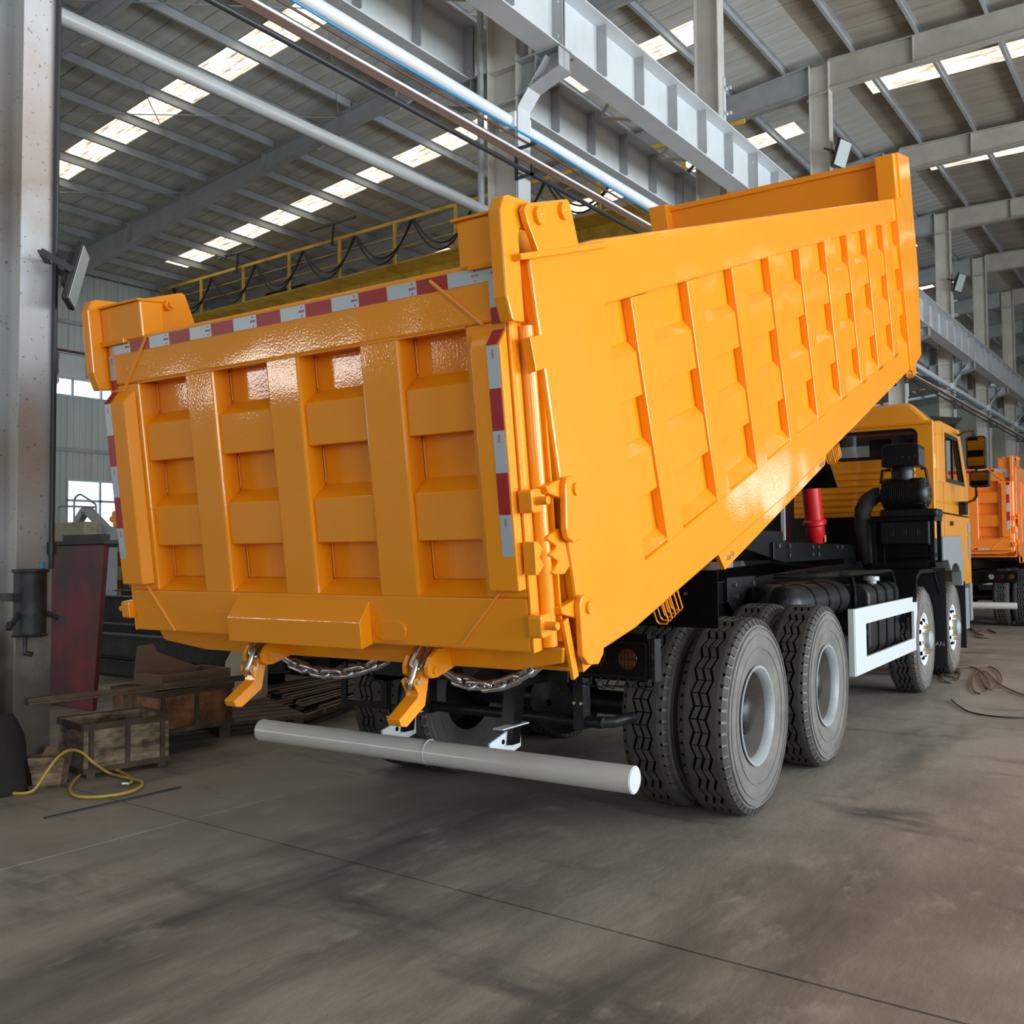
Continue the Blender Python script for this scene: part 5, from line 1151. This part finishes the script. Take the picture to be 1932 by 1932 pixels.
# small basket
bk = tag(empty('wooden_box', (-2.78, -1.80, 0), R(44)), 'small tapered wooden box beside the black cloth bundle', 'box')
def qd(h, z): return [(-h, -h*0.75, z), (h, -h*0.75, z), (h, h*0.75, z), (-h, h*0.75, z)]
MB().hexa(qd(0.085, 0), qd(0.095, 0.10)).build('lower_wall', 'wood', bk); MB().hexa(qd(0.098, 0.103), qd(0.115, 0.20)).build('upper_wall', 'wood', bk)
MB().prism([(-0.06, 0.19), (-0.02, 0.26), (0.04, 0.255), (0.07, 0.19)], XZ, -0.01, 0.01).build('paper_scrap', 'card', bk)
# black bundle
bd = MB(); n1, n2 = 16, 12
for i in range(n1+1):
    for j in range(n2):
        t = i/n1; a = 2*PI*j/n2; rr = 0.155*(1-0.80*t**2.2)*(1+0.16*math.sin(3*a+4*t)+0.08*math.sin(7*a-3*t))+0.02
        bd.v.append((-2.80+rr*0.42*math.cos(a)-0.03*t, -2.11+rr*1.0*math.sin(a)+0.03*t, 0.50*t))
bd.f = [(i*n2+j, i*n2+(j+1) % n2, (i+1)*n2+(j+1) % n2, (i+1)*n2+j) for i in range(n1) for j in range(n2)]+[tuple(range(n2))[::-1], tuple(n1*n2+j for j in range(n2))]; bd.m = [0]*len(bd.f)
tag(bd.build('cloth_bundle', 'canv', smooth=180), 'black soiled cloth bundle slumped at the foot of the soot-marked column', 'bundle')
# yellow hose
hp = [(-20, 1497, 0.02), (30, 1496, 0.02), (52, 1494, 0.02), (72, 1475, 0.05), (90, 1450, 0.09), (112, 1427, 0.12), (137, 1415, 0.13), (155, 1420, 0.12), (180, 1440, 0.06), (205, 1458, 0.02), (232, 1468, 0.018), (246, 1471, 0.018)]
hp2 = [(246, 1471, 0.018), (249, 1478, 0.018), (240, 1480, 0.018)]
loop = [(188, 1450, 0.045), (210, 1444, 0.04), (235, 1455, 0.025), (252, 1470, 0.018), (268, 1474, 0.018), (270, 1480, 0.018), (250, 1492, 0.018), (210, 1501, 0.018), (165, 1504, 0.018), (137, 1499, 0.018), (133, 1485, 0.018), (145, 1465, 0.03), (165, 1450, 0.05), (188, 1446, 0.05), (215, 1450, 0.03), (240, 1462, 0.02), (248, 1470, 0.018), (246, 1477, 0.018), (241, 1480, 0.018)]
def smooth_pts(P, n=4):
    P = [Vector(p) for p in P]; out = []
    for i in range(len(P)-1):
        p0 = P[max(i-1, 0)]; p1 = P[i]; p2 = P[i+1]; p3 = P[min(i+2, len(P)-1)]
        for k in range(n):
            t = k/n; out.append(0.5*((2*p1)+(p2-p0)*t+(2*p0-5*p1+4*p2-p3)*t*t+(3*p1-3*p2+p3-p0)*t**3))
    out.append(P[-1]); return out
def hpt(x, y, z, k=None): return onH(x, y, 0, k) if k is not None else onH(x, y, 2, z)
pts = smooth_pts([hpt(*q) for q in [(-30, 1499, 0.012), (20, 1497, 0.012), (50, 1496, 0.012), (66, 1488, 0, -2.66), (84, 1462, 0, -2.645), (104, 1434, 0, -2.65), (122, 1419, 0, -2.68), (138, 1415, 0, -2.72), (156, 1421, 0, -2.74), (178, 1440, 0, -2.68), (205, 1458, 0.02), (232, 1466, 0.018), (256, 1471, 0.018), (269, 1477, 0.018), (255, 1490, 0.018), (215, 1500, 0.018), (165, 1504, 0.018), (138, 1499, 0.018), (133, 1484, 0.018), (146, 1466, 0.018), (165, 1453, 0.03), (188, 1448, 0.035), (215, 1451, 0.03), (240, 1463, 0.02), (249, 1473, 0.018), (242, 1479, 0.018)]])
hs = tag(MB().tube(pts, 0.0095, 10).build('air_hose', 'hoseY', smooth=60), 'dirty yellow hose looped on the floor before the plywood crate', 'hose')
MB().cyl(tuple(pts[-1]), tuple(pts[-1]+Vector((-0.02, -0.035, 0.004))), 0.013, 10).build('brass_fitting', 'chrome', hs)
st = MB(); p0 = onH(85, 1545, 2, 0.0); p1 = onH(340, 1487, 2, 0.0); st.bar(p0+Vector((0, 0, 0.004)), p1+Vector((0, 0, 0.004)), 0.03, 0.008)
tag(st.build('steel_strip', 'dark'), 'thin dark steel strip lying flat on the floor before the yellow hose', 'steel strip')

# stacked dark beams and loose bars behind
def ibeam(p0, p1, h, wf, label, grp=None, m='darksteel'):
    p0 = Vector(p0); p1 = Vector(p1); mb = MB()
    mb.bar(p0, p1, wf, 0.014).bar(p0+Vector((0, 0, h)), p1+Vector((0, 0, h)), wf, 0.014).bar(p0+Vector((0, 0, h/2)), p1+Vector((0, 0, h/2)), 0.01, h)
    return tag(mb.build('steel_beam', m), label, 'beam', grp)
G = 'dark beams stacked behind the crates'
GL = 'dark steel beam in the stack behind the crates'
ibeam((-13.0, 1.55, 0.01), (-4.95, 1.75, 0.01), 0.20, 0.2, GL, G); ibeam((-12.6, 1.6, 0.235), (-4.75, 1.8, 0.235), 0.28, 0.2, GL, G)
ibeam((-13.0, 2.1, 0.01), (-5.2, 2.2, 0.01), 0.28, 0.2, GL, G); ibeam((-12.8, 2.2, 0.33), (-5.0, 2.3, 0.33), 0.25, 0.2, GL, G)
ibeam((-13.4, 3.0, 0.01), (-5.6, 3.1, 0.01), 0.45, 0.25, GL, G); ibeam((-13.0, 3.1, 0.49), (-5.9, 3.2, 0.49), 0.40, 0.25, GL, G)
ibeam((-12.0, 4.3, 0.01), (-6.0, 4.4, 0.01), 0.9, 0.3, GL, G); ibeam((-11.5, 5.6, 0.01), (-6.4, 5.7, 0.01), 0.6, 0.3, GL, G)
bars = []
random.seed(21)
zl = [0.03]*60
for k in range(40):
    lay = k//14; s_ = (k % 14)/13.0
    p0 = Vector((-3.05-1.75*s_+0.05*lay, 0.42+0.75*s_+0.12*lay+random.uniform(-0.08, 0.12), 0.03+0.055*lay)); L = random.uniform(2.4, 4.6)-0.4*lay
    an = -0.44+0.020*(k % 14)+0.04*lay
    w0 = random.choice((0.025, 0.035, 0.02)); mb = MB().box(-w0, w0, 0, L, -0.025, 0.025 if lay < 2 else 0.01)
    tag(mb.build('steel_bar', 'rust' if k % 3 else 'darksteel', loc=tuple(p0), rot=(0, 0, -an)), 'loose rusty steel bar on the heap between the drum and the wheels', 'steel bar', 'loose bars heaped by the wheels')
# things behind the red panel
q1 = onH(66, 1016, 1, 6.3); q2 = onH(158, 984, 1, 6.3); ZT = q1.z-0.12
tag(MB().box(q1.x, q2.x, 6.3, 6.7, ZT, q2.z).build('container_box', 'cream', bevel=0.006), 'pale grey-green box standing on the table behind the red panel', 'box')
tb_ = tag(MB().box(q1.x-0.3, q2.x+0.7, 6.2, 7.5, ZT-0.10, ZT).build('work_table', 'darksteel'), 'dark steel table behind the red panel', 'table')
for (x, y) in ((q1.x, 6.3), (q1.x, 7.3), (q2.x, 6.3), (q2.x, 7.3)): MB().box(x-0.05, x+0.05, y-0.05, y+0.05, 0, ZT-0.1).build('leg', 'darksteel', tb_)
for P, lab in (([(110, 1012), (110, 962), (113, 956), (120, 955), (178, 957)], 'thin grey handrail behind the red panel, squared one'), ([(140, 982), (140, 948), (143, 938), (150, 933), (156, 935), (175, 948), (181, 956), (181, 1002)], 'thin grey handrail behind the red panel, arched one')):
    pp_ = smooth_pts([onH(x, y, 1, 6.9) for x, y in P], 3)
    for e_ in ((0,) if 'squared' in lab else (0, -1)): pp_[e_].z = ZT
    tag(MB().tube(pp_, 0.022, 8).build('handrail', 'rimgrey', smooth=60), lab, 'handrail')
P = [onH(x, y, 1, 8.0) for x, y in ((147, 985), (160, 964), (166, 963), (205, 1003))]
tag(MB().bar(P[0], P[1], 0.18, 0.18, up=(0, 1, 0)).bar(P[1], P[2], 0.18, 0.18, up=(0, 1, 0)).bar(P[2], P[3], 0.18, 0.18, up=(0, 1, 0)).box(P[3].x-0.15, P[3].x+0.15, 7.85, 8.15, 0, P[3].z).box(P[0].x-0.1, P[0].x+0.1, 7.9, 8.1, 0, P[0].z).build('machine_arm', 'steel'), 'grey angular machine arm in front of the low window', 'machine')
a_ = onH(192, 1012, 1, 8.8); b_ = onH(245, 1098, 1, 8.8); w_ = b_.x-a_.x+1.2
rk = tag(empty('steel_rack', (a_.x, 8.8, 0)), 'yellow slotted rack standing beyond the red panel', 'rack')
dz_ = (a_.z-b_.z)/3.0
for z0 in (a_.z-0.42, a_.z-1.15, a_.z-1.75): MB().box(0, w_, 0, 0.9, z0, z0+0.36).build('shelf_beam', 'palletyellow', rk)
for x in (0, w_-0.12): MB().box(x, x+0.12, 0, 0.9, 0, a_.z-0.06).build('post', 'palletyellow', rk)

# red-brown cables and wires on the floor at the right
def wire(name, P, r, m, label, z=0.012):
    pts = smooth_pts([onH(x, y, 2, z) for x, y in P], 5)
    return tag(MB().tube(pts, r, 6).build(name, m, smooth=60), label, 'cable')
wire('welding_cable', [(1765, 1240), (1757, 1252), (1762, 1266), (1785, 1275), (1805, 1278), (1812, 1270), (1803, 1258), (1790, 1256), (1780, 1266), (1778, 1280), (1790, 1288), (1806, 1285), (1811, 1272), (1800, 1262), (1830, 1258), (1850, 1266), (1862, 1280), (1868, 1295), (1860, 1306), (1845, 1308), (1835, 1298), (1836, 1278), (1850, 1262), (1868, 1258), (1885, 1268), (1890, 1285), (1880, 1298), (1865, 1300), (1852, 1285), (1850, 1268), (1862, 1268), (1885, 1290), (1932, 1312), (1990, 1330)], 0.008, 'brown', 'thin brown cable coiled in loops on the floor before the side guard')
wire('welding_cable', [(1795, 1320), (1810, 1333), (1835, 1345), (1880, 1352), (1932, 1354), (2000, 1352)], 0.008, 'cable', 'black cable lying on the floor in front of the coiled brown one')
wire('welding_cable', [(1805, 1196), (1830, 1186), (1850, 1198), (1880, 1196), (1862, 1188), (1840, 1200), (1870, 1204), (1900, 1198)], 0.012, 'brown', 'tangled thin cable on the floor beneath the second truck tube')
# low dark machinery and a pallet stack under the tipped body on the far side
